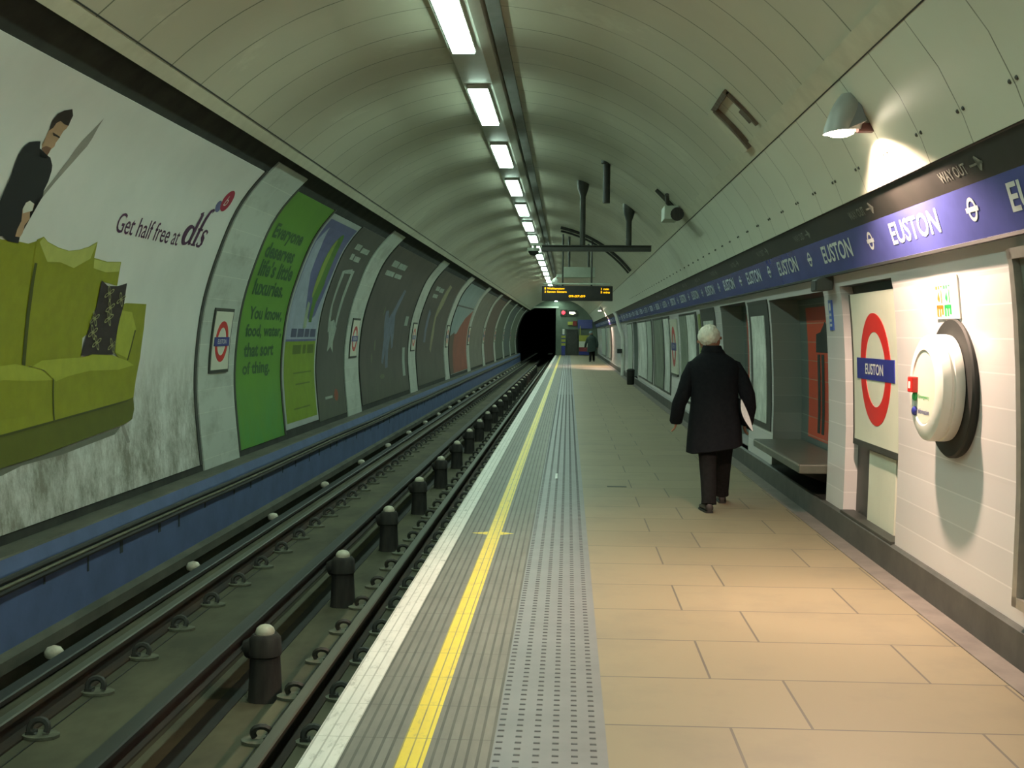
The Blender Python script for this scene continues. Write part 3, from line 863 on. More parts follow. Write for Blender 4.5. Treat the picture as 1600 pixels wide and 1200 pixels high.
shadow = [(6.0, 0.47), (7.19, 0.502), (7.564, 0.517), (8.166, 0.536), (8.873, 0.582), (9.663, 0.631), (9.52, 0.573), (8.495, 0.509), (7.848, 0.499), (7.553, 0.464), (6.0, 0.40)]
seam1 = [(6.0, 0.705), (7.599, 0.742), (8.386, 0.779), (9.786, 0.848), (9.9, 0.858), (9.786, 0.833), (8.386, 0.763), (7.599, 0.726), (6.0, 0.69)]
seam2 = [(8.38, 0.78), (8.365, 1.08), (8.345, 1.10), (8.36, 0.78)]
seam3 = [(7.86, 1.93), (7.90, 1.68), (7.915, 1.42), (7.92, 1.20), (7.87, 1.19), (7.865, 1.42), (7.85, 1.68), (7.82, 1.93)]
seam4 = [(9.92, 1.46), (9.86, 1.3), (9.80, 1.18), (9.78, 1.20), (9.84, 1.32), (9.89, 1.46)]
print_on(t, 'printed_sofa', [(shadow, 4), (leg, 6), (back1, 0), (back3, 0), (b3top, 2), (back2, 0), (b2top, 2), (seam3, 3), (arm, 0), (armin, 1), (seam4, 3), (cush, 7), (base, 3 + 2), (seat_l, 0), (seat_lt, 1), (seat_r, 0), (seat_rt, 1), (seam1, 3), (seam2, 3)],
         [P_['olive'], P_['olive_light'], P_['olive_pale'], P_['seam'], P_['shade'], P_['olive_dark'], P_['blade'], P_['brown']])
fl = []
for (cy, cs) in [(9.19, 1.765), (9.271, 1.556), (8.99, 1.55), (9.088, 1.356), (9.46, 1.72), (9.405, 1.33), (8.99, 1.44), (9.261, 1.645)]:
    for a in range(4):
        an = a * math.pi / 2 + 0.5
        v, f = ring2d(0, 0, 1, 0.62, 14)
        pc = (cy + 0.05 * math.cos(an), cs + 0.035 * math.sin(an))
        c_, s_ = math.cos(an), math.sin(an)
        v = [(pc[0] + (x * 0.045 * c_ - y_ * 0.02 * s_), pc[1] + (x * 0.045 * s_ + y_ * 0.02 * c_) * 0.8) for x, y_ in v]
        fl.append((v, f))
    mb = MB()
    for v, f in fl[-4:]:
        flat(mb, v, f, lw, 0.0305, None)
    obj('printed_flower', mb, P_['petal'], t)
v, f = text2d('Get half free at', 8.97, 10.42, 2.262, 2.43, 0.004, 0.0)
mb = MB(); flat(mb, v, f, lw, 0.0125, None)
obj('lettering', mb, P_['plum'], t)
def stroke(mb, pts, ws):
    """a pen stroke of changing width"""
    n = len(pts); L_, R_ = [], []
    for i in range(n):
        a, b = pts[max(i - 1, 0)], pts[min(i + 1, n - 1)]
        d = Vector((b[0] - a[0], b[1] - a[1])).normalized()
        L_.append((pts[i][0] - d.y * ws[i] * 1.75, pts[i][1] + d.x * ws[i] * 1.45)); R_.append((pts[i][0] + d.y * ws[i] * 1.75, pts[i][1] - d.x * ws[i] * 1.45))
    flat(mb, L_ + R_, [(i, i + 1, n + i + 1, n + i) for i in range(n - 1)], lw, 0.0127, None, cut=False)
def slant(y, s_):
    return (y + (s_ - 2.30) * 0.26, s_)
mb = MB()                                     # d
bowl = [slant(10.60 + 0.095 * math.cos(a), 2.385 + 0.085 * math.sin(a)) for a in [2 * math.pi * k / 24 for k in range(25)]]
stroke(mb, bowl, [0.010 + 0.020 * max(0, -math.cos(2 * math.pi * k / 24)) for k in range(25)])
stroke(mb, [slant(10.715, 2.305), slant(10.70, 2.33), slant(10.70, 2.62)], [0.012, 0.020, 0.021]); stroke(mb, [slant(10.64, 2.61), slant(10.71, 2.625)], [0.006, 0.010]); stroke(mb, [slant(10.69, 2.307), slant(10.76, 2.312)], [0.010, 0.006])
obj('serif_letter', mb, P_['plum'], t)
mb = MB()                                     # f
stroke(mb, [slant(10.83, 2.305), slant(10.83, 2.45), slant(10.835, 2.58), slant(10.86, 2.66), slant(10.90, 2.685), slant(10.935, 2.665)], [0.019, 0.020, 0.020, 0.015, 0.010, 0.018])
stroke(mb, [slant(10.77, 2.465), slant(10.91, 2.465)], [0.008, 0.008]); stroke(mb, [slant(10.77, 2.305), slant(10.89, 2.305)], [0.007, 0.007])
obj('serif_letter', mb, P_['plum'], t)
mb = MB()                                     # s
stroke(mb, [slant(11.075, 2.445), slant(11.04, 2.468), slant(10.99, 2.468), slant(10.96, 2.44), slant(10.975, 2.41), slant(11.03, 2.375), slant(11.045, 2.34), slant(11.01, 2.305), slant(10.95, 2.303), slant(10.915, 2.33)],
       [0.013, 0.008, 0.010, 0.014, 0.020, 0.024, 0.016, 0.010, 0.009, 0.014])
obj('serif_letter', mb, P_['plum'], t)
print_on(t, 'logo_discs', [(ellipse(11.085, 2.735, 0.085, 0.058, 28, -0.3), 1), (ellipse(11.235, 2.818, 0.135, 0.118, 36, 0.0), 0)], [P_['crimson'], P_['violet']])
v, f = text2d('b', 11.18, 11.27, 2.76, 2.87, -0.005, 0.2)
mb = MB(); flat(mb, v, f, lw, 0.0150, None)
obj('logo_stroke', mb, M['white'], t)

# -- green worded advert
sheet_g = paper_mat('green_advert_paper', (0.115, 0.30, 0.020), (0.095, 0.25, 0.022), (0.07, 0.30, 0.085), 0.7, 0.45, 0.9)
ink_g = pm('print_dark_green', (0.022, 0.085, 0.022), (0.03, 0.11, 0.03), 9, 0.5)
t = advert('green advert covered with dark green lettering, right of the nearest pilaster', 13.09, 15.17, 0.07, 3.235, sheet_g)
mb = MB()
LINES = [('Everyone', 13.30, 14.72, 2.555, 2.80), ('deserves', 13.30, 14.68, 2.36, 2.555), ('life\u2019s little', 13.32, 14.92, 2.13, 2.34), ('luxuries.', 13.33, 14.75, 1.90, 2.10),
         ('You know,', 13.42, 14.98, 1.575, 1.76), ('food, water,', 13.38, 15.08, 1.365, 1.545), ('that sort', 13.40, 14.76, 1.145, 1.32), ('of thing.', 13.38, 14.62, 0.89, 1.09)]
for s_, a, b, c_, d in LINES:
    v, f = text2d(s_, a, b, c_, d, 0.034)
    mb = MB(); flat(mb, v, f, lw, 0.0125, None)
    obj('lettering', mb, ink_g, t)

# -- marrow airship advert
sheet_b = paper_mat('airship_border_paper', (0.40, 0.44, 0.42), (0.34, 0.38, 0.37), None)
t = advert('advert with a green marrow-shaped airship in a violet sky over a lime panel', 15.27, 17.30, 0.12, 3.20, sheet_b, False)
q = {k: pm('print_' + k, v, tuple(x * 0.85 for x in v), 6, 0.5) for k, v in dict(sky=(0.11, 0.12, 0.27), cloud=(0.33, 0.38, 0.47), lime=(0.20, 0.31, 0.012), marrow=(0.075, 0.19, 0.02), marrow_light=(0.24, 0.33, 0.05), caption=(0.075, 0.085, 0.16), tower=(0.30, 0.38, 0.24), ink=(0.09, 0.15, 0.01)).items()}
body = ellipse(16.62, 2.42, 0.30, 0.56, 32, -0.10)
body = [(y_ + (0.06 if s_ < 2.2 else 0), s_) for y_, s_ in body]
lightp = ellipse(16.47, 2.42, 0.12, 0.46, 24, -0.10)
cloud1 = [(15.36, 1.35), (15.40, 2.75), (15.62, 3.0), (15.80, 2.7), (15.85, 2.3), (16.1, 2.0), (16.3, 1.7), (16.6, 1.62), (16.9, 1.7), (17.1, 2.0), (17.22, 2.4), (17.22, 1.35)]
print_on(t, 'printed_sky', [(rect(15.36, 17.22, 1.32, 3.12), 0), (cloud1, 1)], [q['sky'], q['cloud']])
print_on(t, 'printed_airship', [(body, 0), (lightp, 1), ([(16.52, 1.95), (16.75, 1.95), (16.74, 1.60), (16.56, 1.60)], 0), ([(16.25, 1.90), (16.40, 1.88), (16.46, 1.52), (16.26, 1.50)], 2)], [q['marrow'], q['marrow_light'], q['tower']], 0.0145)
print_on(t, 'lower_panel', [(rect(15.36, 17.22, 0.20, 1.32), 0)], [q['lime']])
mb = MB()
for i, w_ in enumerate(('LIFE', 'IS', 'FOR', 'ALL')):
    pass
for a, b in ((15.60, 15.92), (15.98, 16.36), (16.42, 16.70), (16.76, 17.12)):
    poly(mb, rect(a, b, 1.38, 1.50), lw, 0.0160, None)
obj('caption_blocks', mb, q['caption'], t)
mb = MB()
for a, b, s_ in ((15.8, 16.3, 1.14), (16.4, 16.6, 1.14), (16.68, 17.1, 1.14)):
    poly(mb, rect(a, b, s_, s_ + 0.13), lw, 0.0145, None)
for a, b, s_ in ((15.9, 17.0, 0.86), (16.0, 16.9, 0.70), (15.8, 16.8, 0.36)):
    poly(mb, rect(a, b, s_, s_ + 0.02), lw, 0.0145, None)
obj('small_print', mb, q['ink'], t)

# -- dark posters and the ones beyond
drk = paper_mat('dark_advert_paper', (0.085, 0.085, 0.072), (0.06, 0.062, 0.052), (0.11, 0.13, 0.085), 0.6, 0.5, 0.9)
drk2 = paper_mat('brown_advert_paper', (0.085, 0.074, 0.062), (0.060, 0.054, 0.046), (0.10, 0.12, 0.08), 0.6, 0.5, 0.9)
pale = pm('print_pale', (0.36, 0.42, 0.36), (0.26, 0.31, 0.27), 8, 0.5)
mist = pm('print_mist_blue', (0.15, 0.18, 0.25), (0.10, 0.12, 0.17), 6, 0.5)
tan = pm('print_tan', (0.30, 0.28, 0.15), (0.20, 0.19, 0.10), 6, 0.5)
t = advert('dark narrow poster with white caption and pale figure, between airship and pilaster', 17.38, 19.50, 0.08, 3.22, drk, False)
mb = MB()
for a, b, s_, h_ in ((17.90, 18.35, 2.84, 0.10), (18.45, 19.1, 2.82, 0.09), (17.95, 18.2, 2.66, 0.10), (18.28, 18.75, 2.65, 0.09)):
    poly(mb, rect(a, b, s_, s_ + h_), lw, 0.0125)
obj('caption_blocks', mb, pale, t)
mb = MB()
for pts in ([(17.85, 2.45), (18.05, 2.48), (18.0, 1.9), (18.15, 1.5), (18.0, 1.45), (17.9, 1.8)], [(18.55, 2.5), (18.75, 2.5), (18.70, 1.9), (18.62, 1.55), (18.5, 1.6)],
            [(17.95, 1.60), (18.35, 1.66), (18.65, 1.52), (18.50, 1.30), (18.55, 1.12), (18.35, 1.22), (18.1, 1.14), (18.15, 1.36)], [(18.05, 2.48), (18.55, 2.52), (18.55, 2.44), (18.05, 2.42)]):
    poly(mb, pts, lw, 0.0125)
obj('printed_figure', mb, pale, t)
print_on(t, 'printed_crest', [(ellipse(18.75, 0.42, 0.16, 0.10, 16), 0), (rect(17.9, 18.45, 0.39, 0.43), 1)], [pm('print_rust', (0.28, 0.07, 0.03), None, 6, 0.5), pale])
t = advert('large brown poster with a misty blue figure and white caption, second left bay', 21.05, 27.30, 0.10, 3.22, drk2, True)
mb = MB()
for a, b, s_, h_ in ((21.8, 22.5, 2.80, 0.13), (22.6, 23.6, 2.80, 0.12), (21.6, 22.6, 2.60, 0.10), (22.75, 23.6, 2.60, 0.09), (26.3, 26.8, 1.62, 0.22), (26.45, 26.85, 0.45, 0.66)):
    poly(mb, rect(a, b, s_, s_ + h_), lw, 0.0125)
obj('caption_blocks', mb, pale, t)
fig = [(24.75, 2.42), (25.05, 2.40), (24.85, 2.10), (24.65, 1.85), (24.9, 1.5), (24.95, 1.15), (24.75, 1.10), (24.5, 1.45), (24.35, 1.1), (24.3, 0.72), (23.95, 0.70), (24.0, 1.1), (23.7, 0.80), (23.5, 0.82), (23.65, 1.3), (23.45, 1.6), (23.3, 1.9), (23.6, 1.92), (23.9, 1.75), (24.3, 2.0)]
print_on(t, 'printed_figure', [(fig, 0)], [mist])
print_on(t, 'printed_leaves', [(ellipse(22.6, 1.2, 0.08, 0.12, 10), 1), (ellipse(22.3, 0.95, 0.08, 0.1, 10), 1), (ellipse(23.1, 1.9, 0.06, 0.1, 10), 1), (ellipse(23.5, 0.55, 0.3, 0.05, 10), 1)], [mist, pm('print_leaf', (0.13, 0.16, 0.08), None, 5, 0.5)])
t = advert('large brown poster with a tan upright shape, third left bay', 28.95, 35.30, 0.10, 3.20, drk2, True)
mb = MB()
for a, b, s_, h_ in ((29.8, 30.6, 2.62, 0.12), (30.7, 31.6, 2.60, 0.12), (29.8, 30.8, 2.42, 0.10)):
    poly(mb, rect(a, b, s_, s_ + h_), lw, 0.0125)
obj('caption_blocks', mb, pale, t)
print_on(t, 'printed_figure', [([(32.3, 2.9), (33.0, 2.85), (32.9, 2.3), (32.2, 1.9), (32.4, 1.4), (32.0, 0.9), (31.7, 1.0), (31.9, 1.6), (31.8, 2.1)], 0), ([(30.2, 2.1), (30.7, 2.0), (30.6, 1.2), (30.2, 1.2)], 1)], [tan, mist])
sky_p = paper_mat('pale_sky_paper', (0.26, 0.34, 0.34), (0.20, 0.28, 0.28), None)
t = advert('poster with pale sky over a big orange-red shape, fourth left bay', 36.85, 43.3, 0.10, 3.22, sky_p, True)
print_on(t, 'printed_shape', [([(36.9, 0.12), (43.25, 0.12), (43.25, 2.35), (41.0, 2.0), (39.0, 1.45), (36.9, 1.35)], 0), (rect(36.9, 43.2, 2.36, 2.41), 2), ([(36.9, 0.12), (37.9, 0.12), (38.3, 1.5), (36.9, 1.35)], 1)],
         [pm('print_orange_red', (0.30, 0.070, 0.035), (0.22, 0.055, 0.03), 2, 0.5), pm('print_umber', (0.09, 0.06, 0.04), None, 2, 0.5), M['frame']])
cols = [((0.20, 0.20, 0.16), (0.15, 0.15, 0.12), 'grey-green poster with faint mottled print, fifth left bay'), ((0.10, 0.055, 0.045), (0.13, 0.10, 0.08), 'dark red-brown poster, sixth left bay'),
        ((0.10, 0.12, 0.08), (0.08, 0.08, 0.06), 'dull green poster, seventh left bay'), ((0.07, 0.10, 0.12), (0.12, 0.13, 0.10), 'dark teal poster, eighth left bay'), ((0.16, 0.19, 0.14), (0.12, 0.14, 0.10), 'pale green poster, last left bay before the tunnel mouth')]
for i, (a, b, lb) in enumerate(cols):
    y0 = 11.74 + 7.845 * (4 + i) + 1.32
    advert(lb, y0, min(y0 + 6.4, YE - 0.4), 0.10, 3.20, paper_mat('far_paper', a, b, (0.05, 0.06, 0.04), 0.5), True)

# ------------------------------------------------------------------ frieze on the right
NX, NZ = 0.0, 0.0
def band(i0):
    a, b = FACE[i0], FACE[i0 + 1]
    dx, dz = b[0] - a[0], b[1] - a[1]
    L = math.hypot(dx, dz)
    def fn(u, s, off):           # u along the platform to the right of a reader (= -Y), s up the face
        return (a[0] + dx / L * s - dz / L * off, -u, a[1] + dz / L * s + dx / L * off)
    return fn, L
blue_fn, LB = band(0)
black_fn, LK = band(1)
t = thing('name_frieze', 'long blue and black frieze repeating the station name along the right wall', 'sign', (1.95, 8.0, 2.2))
mb = MB(); flat(mb, rect(-YE, 2.0, 0.0, LB), [(0, 1, 2, 3)], blue_fn, 0.0, -0.02, cut=False); obj('blue_band', mb, M['frieze'], t)
mb = MB(); flat(mb, rect(-YE, 2.0, 0.0, LK + 0.03), [(0, 1, 2, 3)], black_fn, 0.0, -0.02, cut=False)
obj('black_band', mb, M['frieze_black'], t)
mb = MB(); mb.box(2.036, 2.068, -2.0, YE, 2.050, 2.066); obj('lower_edge', mb, M['black'], t)
mb = MB(); mb.tube([(1.874, -2, 2.486), (1.874, YE, 2.486)], 0.012, 8); obj('upper_edge', mb, M['black'], t)
vE, fE = text2d('EUSTON', -0.46, 0.46, 0.095, 0.235, 0.020)
v1, f1 = ring2d(0, 0.165, 0.062, 0.042, 28)
vW, fW = text2d('WAY OUT', -0.28, 0.12, 0.055, 0.115, 0.012)
per = 1.93
for k in range(44):
    uc = -6.85 - per * (k - 1)
    if -uc > YE - 1:
        break
    mb = MB()
    flat(mb, [(x + uc, y_) for x, y_ in vE], fE, blue_fn, 0.003, None, cut=False)
    obj('lettering', mb, M['frieze_txt'], t)
    ur = uc + per / 2 + 0.02
    mb = MB()
    flat(mb, [(x + ur, y_) for x, y_ in v1], f1, blue_fn, 0.003, None, cut=False)
    flat(mb, rect(ur - 0.085, ur + 0.085, 0.152, 0.178), [(0, 1, 2, 3)], blue_fn, 0.0035, None, cut=False)
    obj('ring_symbol', mb, M['frieze_txt'], t)
    if k < 12:
        uw = uc + 1.0
        mb = MB()
        flat(mb, [(x + uw, y_) for x, y_ in vW], fW, black_fn, 0.003, None, cut=False)
        flat(mb, rect(uw + 0.17, uw + 0.34, 0.078, 0.090), [(0, 1, 2, 3)], black_fn, 0.003, None, cut=False)
        flat(mb, [(uw + 0.34, 0.084), (uw + 0.28, 0.125), (uw + 0.262, 0.118), (uw + 0.305, 0.084), (uw + 0.262, 0.05), (uw + 0.28, 0.043)], [(0, 1, 2, 3, 4, 5)], black_fn, 0.003, None, cut=False)
        obj('way_out_lettering', mb, M['wayout'], t)

# ------------------------------------------------------------------ things on the right wall
def rwd(dep):
    return lambda u, s, off: (interp(RW, s) + dep - off, -u, s)
def roundel_sign(label, y0, y1, dep, detail=True, group='large name signs on the right wall'):
    fn = rwd(dep)
    yc = (y0 + y1) / 2
    t = thing('station_name_sign', label, 'sign', (interp(RW, 0.8) + dep, yc, 0.8), group)
    mb = MB(); poly(mb, rect(-y1, -y0, 0.80, 1.90), fn, 0.030, 0.0); obj('panel', mb, M['cream'], t)
    mb = MB(); poly(mb, rect(-y1, -y0, 0.755, 0.80), fn, 0.034, 0.0); poly(mb, rect(-y1 - 0.03, -y1, 0.755, 1.90), fn, 0.034, 0.0); obj('panel_frame', mb, M['frame'], t)
    zc = 1.345
    v, f = ring2d(-yc, zc, 0.405, 0.27, 56)
    mb = MB(); flat(mb, v, f, fn, 0.033, 0.030); obj('ring', mb, M['red'], t)
    mb = MB(); poly(mb, rect(-yc - 0.50, -yc + 0.50, zc - 0.078, zc + 0.078), fn, 0.036, 0.030); obj('bar', mb, M['navy'], t)
    v, f = text2d('EUSTON', -yc - 0.25, -yc + 0.23, zc - 0.040, zc + 0.040, 0.015)
    mb = MB(); flat(mb, v, f, fn, 0.0375, None, cut=False); obj('lettering', mb, M['white'], t)
    return t
roundel_sign('large cream name sign with red ring and blue bar, left of the white help point', 7.75, 8.98, 0.05)
mb = MB(); poly(mb, rect(-8.68, -7.98, 0.20, 0.735), rwd(0.07), 0.01, -0.03)
tag(obj('blank_panel', mb, M['cream']), 'plain pale panel standing below the large near name sign', 'panel')
mb = MB(); mb.box(2.16, 2.27, 7.74, 9.17, 0.195, 0.215)
tag(obj('recess_sill', mb, M['frame'], bevel=0.003), 'dark sill at the foot of the recess under the near name sign', 'sill')
roundel_sign('distant large name sign with red ring, left of the walking man', 22.85, 24.25, -0.005)

# help point
hy, hz, hx = 6.60, 1.295, 2.178
t = thing('help_point', 'round white help point with red call box on a dark disc, near right', 'help point', (hx, hy, hz))
mb = MB(); mb.lathe([(0.0, 0.02), (0.385, 0.02), (0.395, 0.0), (0.395, -0.025), (0.385, -0.035), (0.0, -0.035)], (hx, hy, hz), 'x', 64)
obj('back_disc', mb, M['black'], t, smooth=True)
mb = MB(); mb.lathe([(0.0, -0.03), (0.27, -0.03), (0.298, -0.04), (0.302, -0.06), (0.302, -0.090), (0.292, -0.096), (0.292, -0.106), (0.302, -0.112), (0.302, -0.140), (0.296, -0.158), (0.27, -0.172), (0.215, -0.176), (0.205, -0.168), (0.0, -0.166)], (hx, hy, hz), 'x', 64)
obj('housing', mb, M['white'], t, smooth=True)
mb = MB(); mb.lathe([(0.0, -0.160), (0.203, -0.1675), (0.203, -0.1695), (0.0, -0.1695)], (hx, hy, hz), 'x', 48)
fp = obj('face_plate', mb, M['cream'], t)
fx = hx - 0.1705
ff = lambda u, s, off: (fx - off, -u, s)
green = pm('print_sign_green', (0.03, 0.42, 0.10), None, 5, 0.5)
orange = pm('print_sign_orange', (0.85, 0.22, 0.02), None, 5, 0.5)
for txt, zz, m_ in (('Emergency', 1.225, green), ('Information', 1.145, M['navy'])):
    v, f = text2d(txt, -hy - 0.10, -hy + 0.10, zz, zz + 0.03, 0.005)
    mb = MB(); flat(mb, v, f, ff, 0.0005, None, cut=False); obj('lettering', mb, m_, fp)
for zz, m_ in ((1.24, green), (1.155, M['navy'])):
    mb = MB(); mb.lathe([(0.0, 0.0), (0.026, 0.0), (0.026, -0.012), (0.018, -0.018), (0.0, -0.018)], (fx, hy + 0.145, zz), 'x', 20)
    obj('call_button', mb, m_, fp, smooth=True)
mb = MB(); mb.box(fx - 0.035, fx + 0.004, hy + 0.115, hy + 0.20, 1.262, 1.352)
cb = obj('call_box', mb, M['red'], t, bevel=0.006)
mb = MB(); mb.box(fx - 0.037, fx - 0.034, hy + 0.138, hy + 0.176, 1.285, 1.325); obj('call_glass', mb, M['white'], cb)
# sign above it
t = thing('pictogram_sign', 'small white sign with orange and green pictograms above the help point', 'sign', rw(6.66, 1.69))
fn = rwd(0.0)
mb = MB(); poly(mb, rect(-6.86, -6.45, 1.685, 1.925), fn, 0.010, 0.0); obj('plate', mb, M['white'], t)
for nm, m_, u0 in (('orange_pictograms', orange, -6.825), ('green_pictograms', green, -6.69)):
    mb = MB()
    for z0_, z1_ in ((1.855, 1.90), (1.70, 1.765)):
        poly(mb, rect(u0, u0 + 0.115, z1_ - 0.020, z1_), fn, 0.0115)
        poly(mb, rect(u0, u0 + 0.030, z0_, z1_), fn, 0.0115)
        poly(mb, rect(u0 + 0.045, u0 + 0.070, z0_, z1_ - 0.004), fn, 0.0115)
        poly(mb, rect(u0 + 0.085, u0 + 0.115, z0_ + 0.01, z1_ - 0.006), fn, 0.0115)
    poly(mb, [(u0 + 0.02, 1.80), (u0 + 0.05, 1.845), (u0 + 0.065, 1.80), (u0 + 0.05, 1.78)], fn, 0.0115)
    poly(mb, rect(u0 + 0.085, u0 + 0.10, 1.775, 1.85), fn, 0.0115)
    obj(nm, mb, m_, t)
# framed case at the right picture edge
t = thing('poster_case', 'edge of a steel poster case cut off by the right side of the photo', 'poster', rw(5.0, 0.3))
fn = rwd(0.0)
mb = MB()
for r_ in (rect(-5.575, -5.52, 0.30, 2.0), rect(-4.2, -4.15, 0.30, 2.0), rect(-5.575, -4.15, 1.95, 2.0), rect(-5.575, -4.15, 0.30, 0.35)):
    poly(mb, r_, fn, 0.055, 0.0)
obj('case_frame', mb, M['steel'], t)
mb = MB(); poly(mb, rect(-5.52, -4.2, 0.35, 1.95), fn, 0.02, 0.0); obj('poster_sheet', mb, paper_mat('case_paper', (0.22, 0.23, 0.20), (0.16, 0.17, 0.15), None), t)
# narrow blue sign and loudspeaker on the pier between the name sign and the seats
t = thing('wall_notice', 'narrow upright blue notice with white marks beside the seat alcove', 'sign', rw(9.5, 1.63))
mb = MB(); poly(mb, rect(-9.60, -9.49, 1.63, 1.875), rwd(0), 0.012, 0.0); obj('plate', mb, pm('notice_blue', (0.06, 0.13, 0.50), None, 5, 0.4), t)
mb = MB()
for z_ in (1.66, 1.70, 1.745):
    poly(mb, rect(-9.58, -9.51, z_, z_ + 0.022), rwd(0), 0.0135)
poly(mb, rect(-9.575, -9.515, 1.79, 1.85), rwd(0), 0.0135)
obj('white_marks', mb, M['frieze_txt'], t)
t = thing('wall_speaker', 'dark boxy loudspeaker under the frieze above the seat alcove corner', 'loudspeaker', (2.11, 9.45, 2.02))
mb = MB(); mb.loft([[(2.10, 9.30, 1.95), (2.10, 9.62, 1.95), (2.10, 9.62, 2.09), (2.10, 9.30, 2.09)], [(1.98, 9.34, 1.94), (1.98, 9.56, 1.94), (1.98, 9.56, 2.035), (1.98, 9.34, 2.035)]]); obj('speaker_box', mb, M['frame'], t, bevel=0.008)
mb = MB(); mb.box(1.974, 1.981, 9.36, 9.54, 1.95, 2.025); obj('speaker_grille', mb, M['cable'], t)
# bench in the first alcove
t = thing('bench', 'dark slab bench in the alcove with red tiles, right of the man', 'bench', (2.2, 11.1, 0.21))
mb = MB(); mb.box(1.965, 2.475, 9.82, 12.24, 0.415, 0.495)
obj('seat_slab', mb, pm('bench_slab', (0.10, 0.105, 0.085), (0.075, 0.08, 0.065), 7, 0.35), t, bevel=0.012)
mb = MB(); mb.box(1.962, 1.968, 9.84, 12.22, 0.478, 0.490); obj('edge_strip', mb, M['steel'], t)
for yy in (10.3, 11.1, 11.9):
    mb = MB(); mb.add([(2.48, yy - 0.03, 0.21), (2.48, yy + 0.03, 0.21), (2.48, yy + 0.03, 0.42), (2.48, yy - 0.03, 0.42), (2.05, yy - 0.03, 0.37), (2.05, yy + 0.03, 0.37), (2.05, yy + 0.03, 0.42), (2.05, yy - 0.03, 0.42)],
                       [(0, 3, 2, 1), (4, 5, 6, 7), (0, 1, 5, 4), (1, 2, 6, 5), (2, 3, 7, 6), (3, 0, 4, 7)]); obj('bracket', mb, M['cable'], t)
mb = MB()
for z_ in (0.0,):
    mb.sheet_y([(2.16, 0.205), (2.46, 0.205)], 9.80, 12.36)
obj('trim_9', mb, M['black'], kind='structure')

# poster panels along the right wall
wp = [paper_mat('torn_white_paper', (0.80, 0.82, 0.77), (0.68, 0.71, 0.66), (0.16, 0.18, 0.15), 0.6, 0.55), paper_mat('pale_green_paper', (0.50, 0.55, 0.49), (0.42, 0.47, 0.42), (0.12, 0.15, 0.11), 0.4, 0.55),
      paper_mat('murky_paper', (0.14, 0.17, 0.13), (0.10, 0.12, 0.09), (0.34, 0.38, 0.30), 0.6, 0.55)]
def side_poster(label, y0, y1, z0, z1, b0, b1, c0, c1, sheet):
    t = thing('wall_poster', label, 'poster', rw((y0 + y1) / 2, c0), 'poster boards along the right platform wall')
    fn = rwd(0.0)
    mb = MB(); poly(mb, rect(-b1, -b0, c0, c1), fn, 0.012, 0.0); obj('backing_board', mb, M['frame'], t)
    mb = MB(); poly(mb, rect(-y1, -y0, z0, z1), fn, 0.020, 0.012); obj('poster_sheet', mb, sheet, t)
    return t
tp = side_poster('tall torn white poster on the pier between the two red alcoves', 12.72, 13.60, 0.62, 1.80, 12.48, 13.80, 0.55, 1.97, wp[0])
side_poster('white poster right of the second red alcove, level with the man\u2019s head', 17.15, 18.35, 0.45, 1.80, 16.95, 18.7, 0.40, 1.99, wp[0])
mb = MB(); poly(mb, rect(-19.15, -18.85, 1.05, 1.92), rwd(0), 0.012, 0.0)
tag(obj('wall_strip', mb, pm('lime_strip', (0.20, 0.26, 0.06), None, 4, 0.5)), 'narrow yellow-green strip on the wall left of the man\u2019s head', 'strip')
side_poster('torn black and white poster just left of the man', 19.6, 20.9, 0.40, 1.93, 19.35, 22.3, 0.35, 1.97, wp[0])
side_poster('murky dark poster with torn edge, right of the distant name sign', 21.0, 22.25, 0.40, 1.93, 20.95, 22.28, 0.36, 1.96, wp[2])
side_poster('white poster immediately left of the distant name sign', 24.7, 26.0, 0.35, 1.93, 24.5, 26.1, 0.30, 1.98, wp[0])
side_poster('murky green poster, second board left of the distant name sign', 26.4, 28.9, 0.35, 1.93, 26.2, 29.3, 0.30, 1.98, wp[2])
side_poster('pale poster, third board left of the distant name sign', 29.9, 31.6, 0.35, 1.93, 29.8, 31.7, 0.30, 1.98, wp[1])
side_poster('wide pale white poster just right of the dark doorway', 31.9, 35.4, 0.35, 1.93, 31.8, 35.6, 0.30, 1.98, wp[0])
side_poster('pale grey poster between dark doorway and white pole', 39.0, 42.0, 0.35, 1.93, 38.9, 42.2, 0.30, 1.98, wp[1])
side_poster('pale poster past the lamp-lit stretch of the far right wall', 59.5, 63.5, 0.35, 1.93, 57.5, 63.8, 0.30, 1.98, wp[1])
side_poster('last pale green poster before the far end wall', 67.0, 74.0, 0.35, 1.93, 66.5, 74.3, 0.30, 1.98, wp[1])
# white pole with a black box, litter bin
t = thing('wall_pole', 'white upright pole on the far right wall with a black box on it', 'pole', (2.1, 44.5, 0))
mb = MB(); mb.tube([(2.10, 44.5, 0.0), (2.115, 44.5, 0.8), (2.09, 44.5, 1.5), (1.91, 44.5, 2.03), (1.84, 44.5, 2.30), (1.76, 44.5, 2.45)], 0.075, 10); obj('pole_shaft', mb, M['white'], t, smooth=True)
mb = MB(); mb.box(1.88, 2.06, 44.35, 44.6, 0.86, 1.03); obj('black_box', mb, M['cable'], t, bevel=0.01)
t = thing('litter_bin', 'small black bin against the wall by the dark doorway', 'bin', (1.98, 36.5, 0))
mb = MB(); mb.loft([[(1.98 + r * math.cos(a), 36.5 + r * math.sin(a), z) for a in [2 * math.pi * k / 16 for k in range(16)]] for z, r in ((0.0, 0.10), (0.02, 0.115), (0.44, 0.125))]); obj('bin_body', mb, M['cable'], t, smooth=True)
mb = MB(); mb.lathe([(0.135, 0.44), (0.135, 0.46), (0.09, 0.50), (0.0, 0.51)], (1.98, 36.5, 0), 'z', 16); obj('bin_lid', mb, M['black'], t, smooth=True)

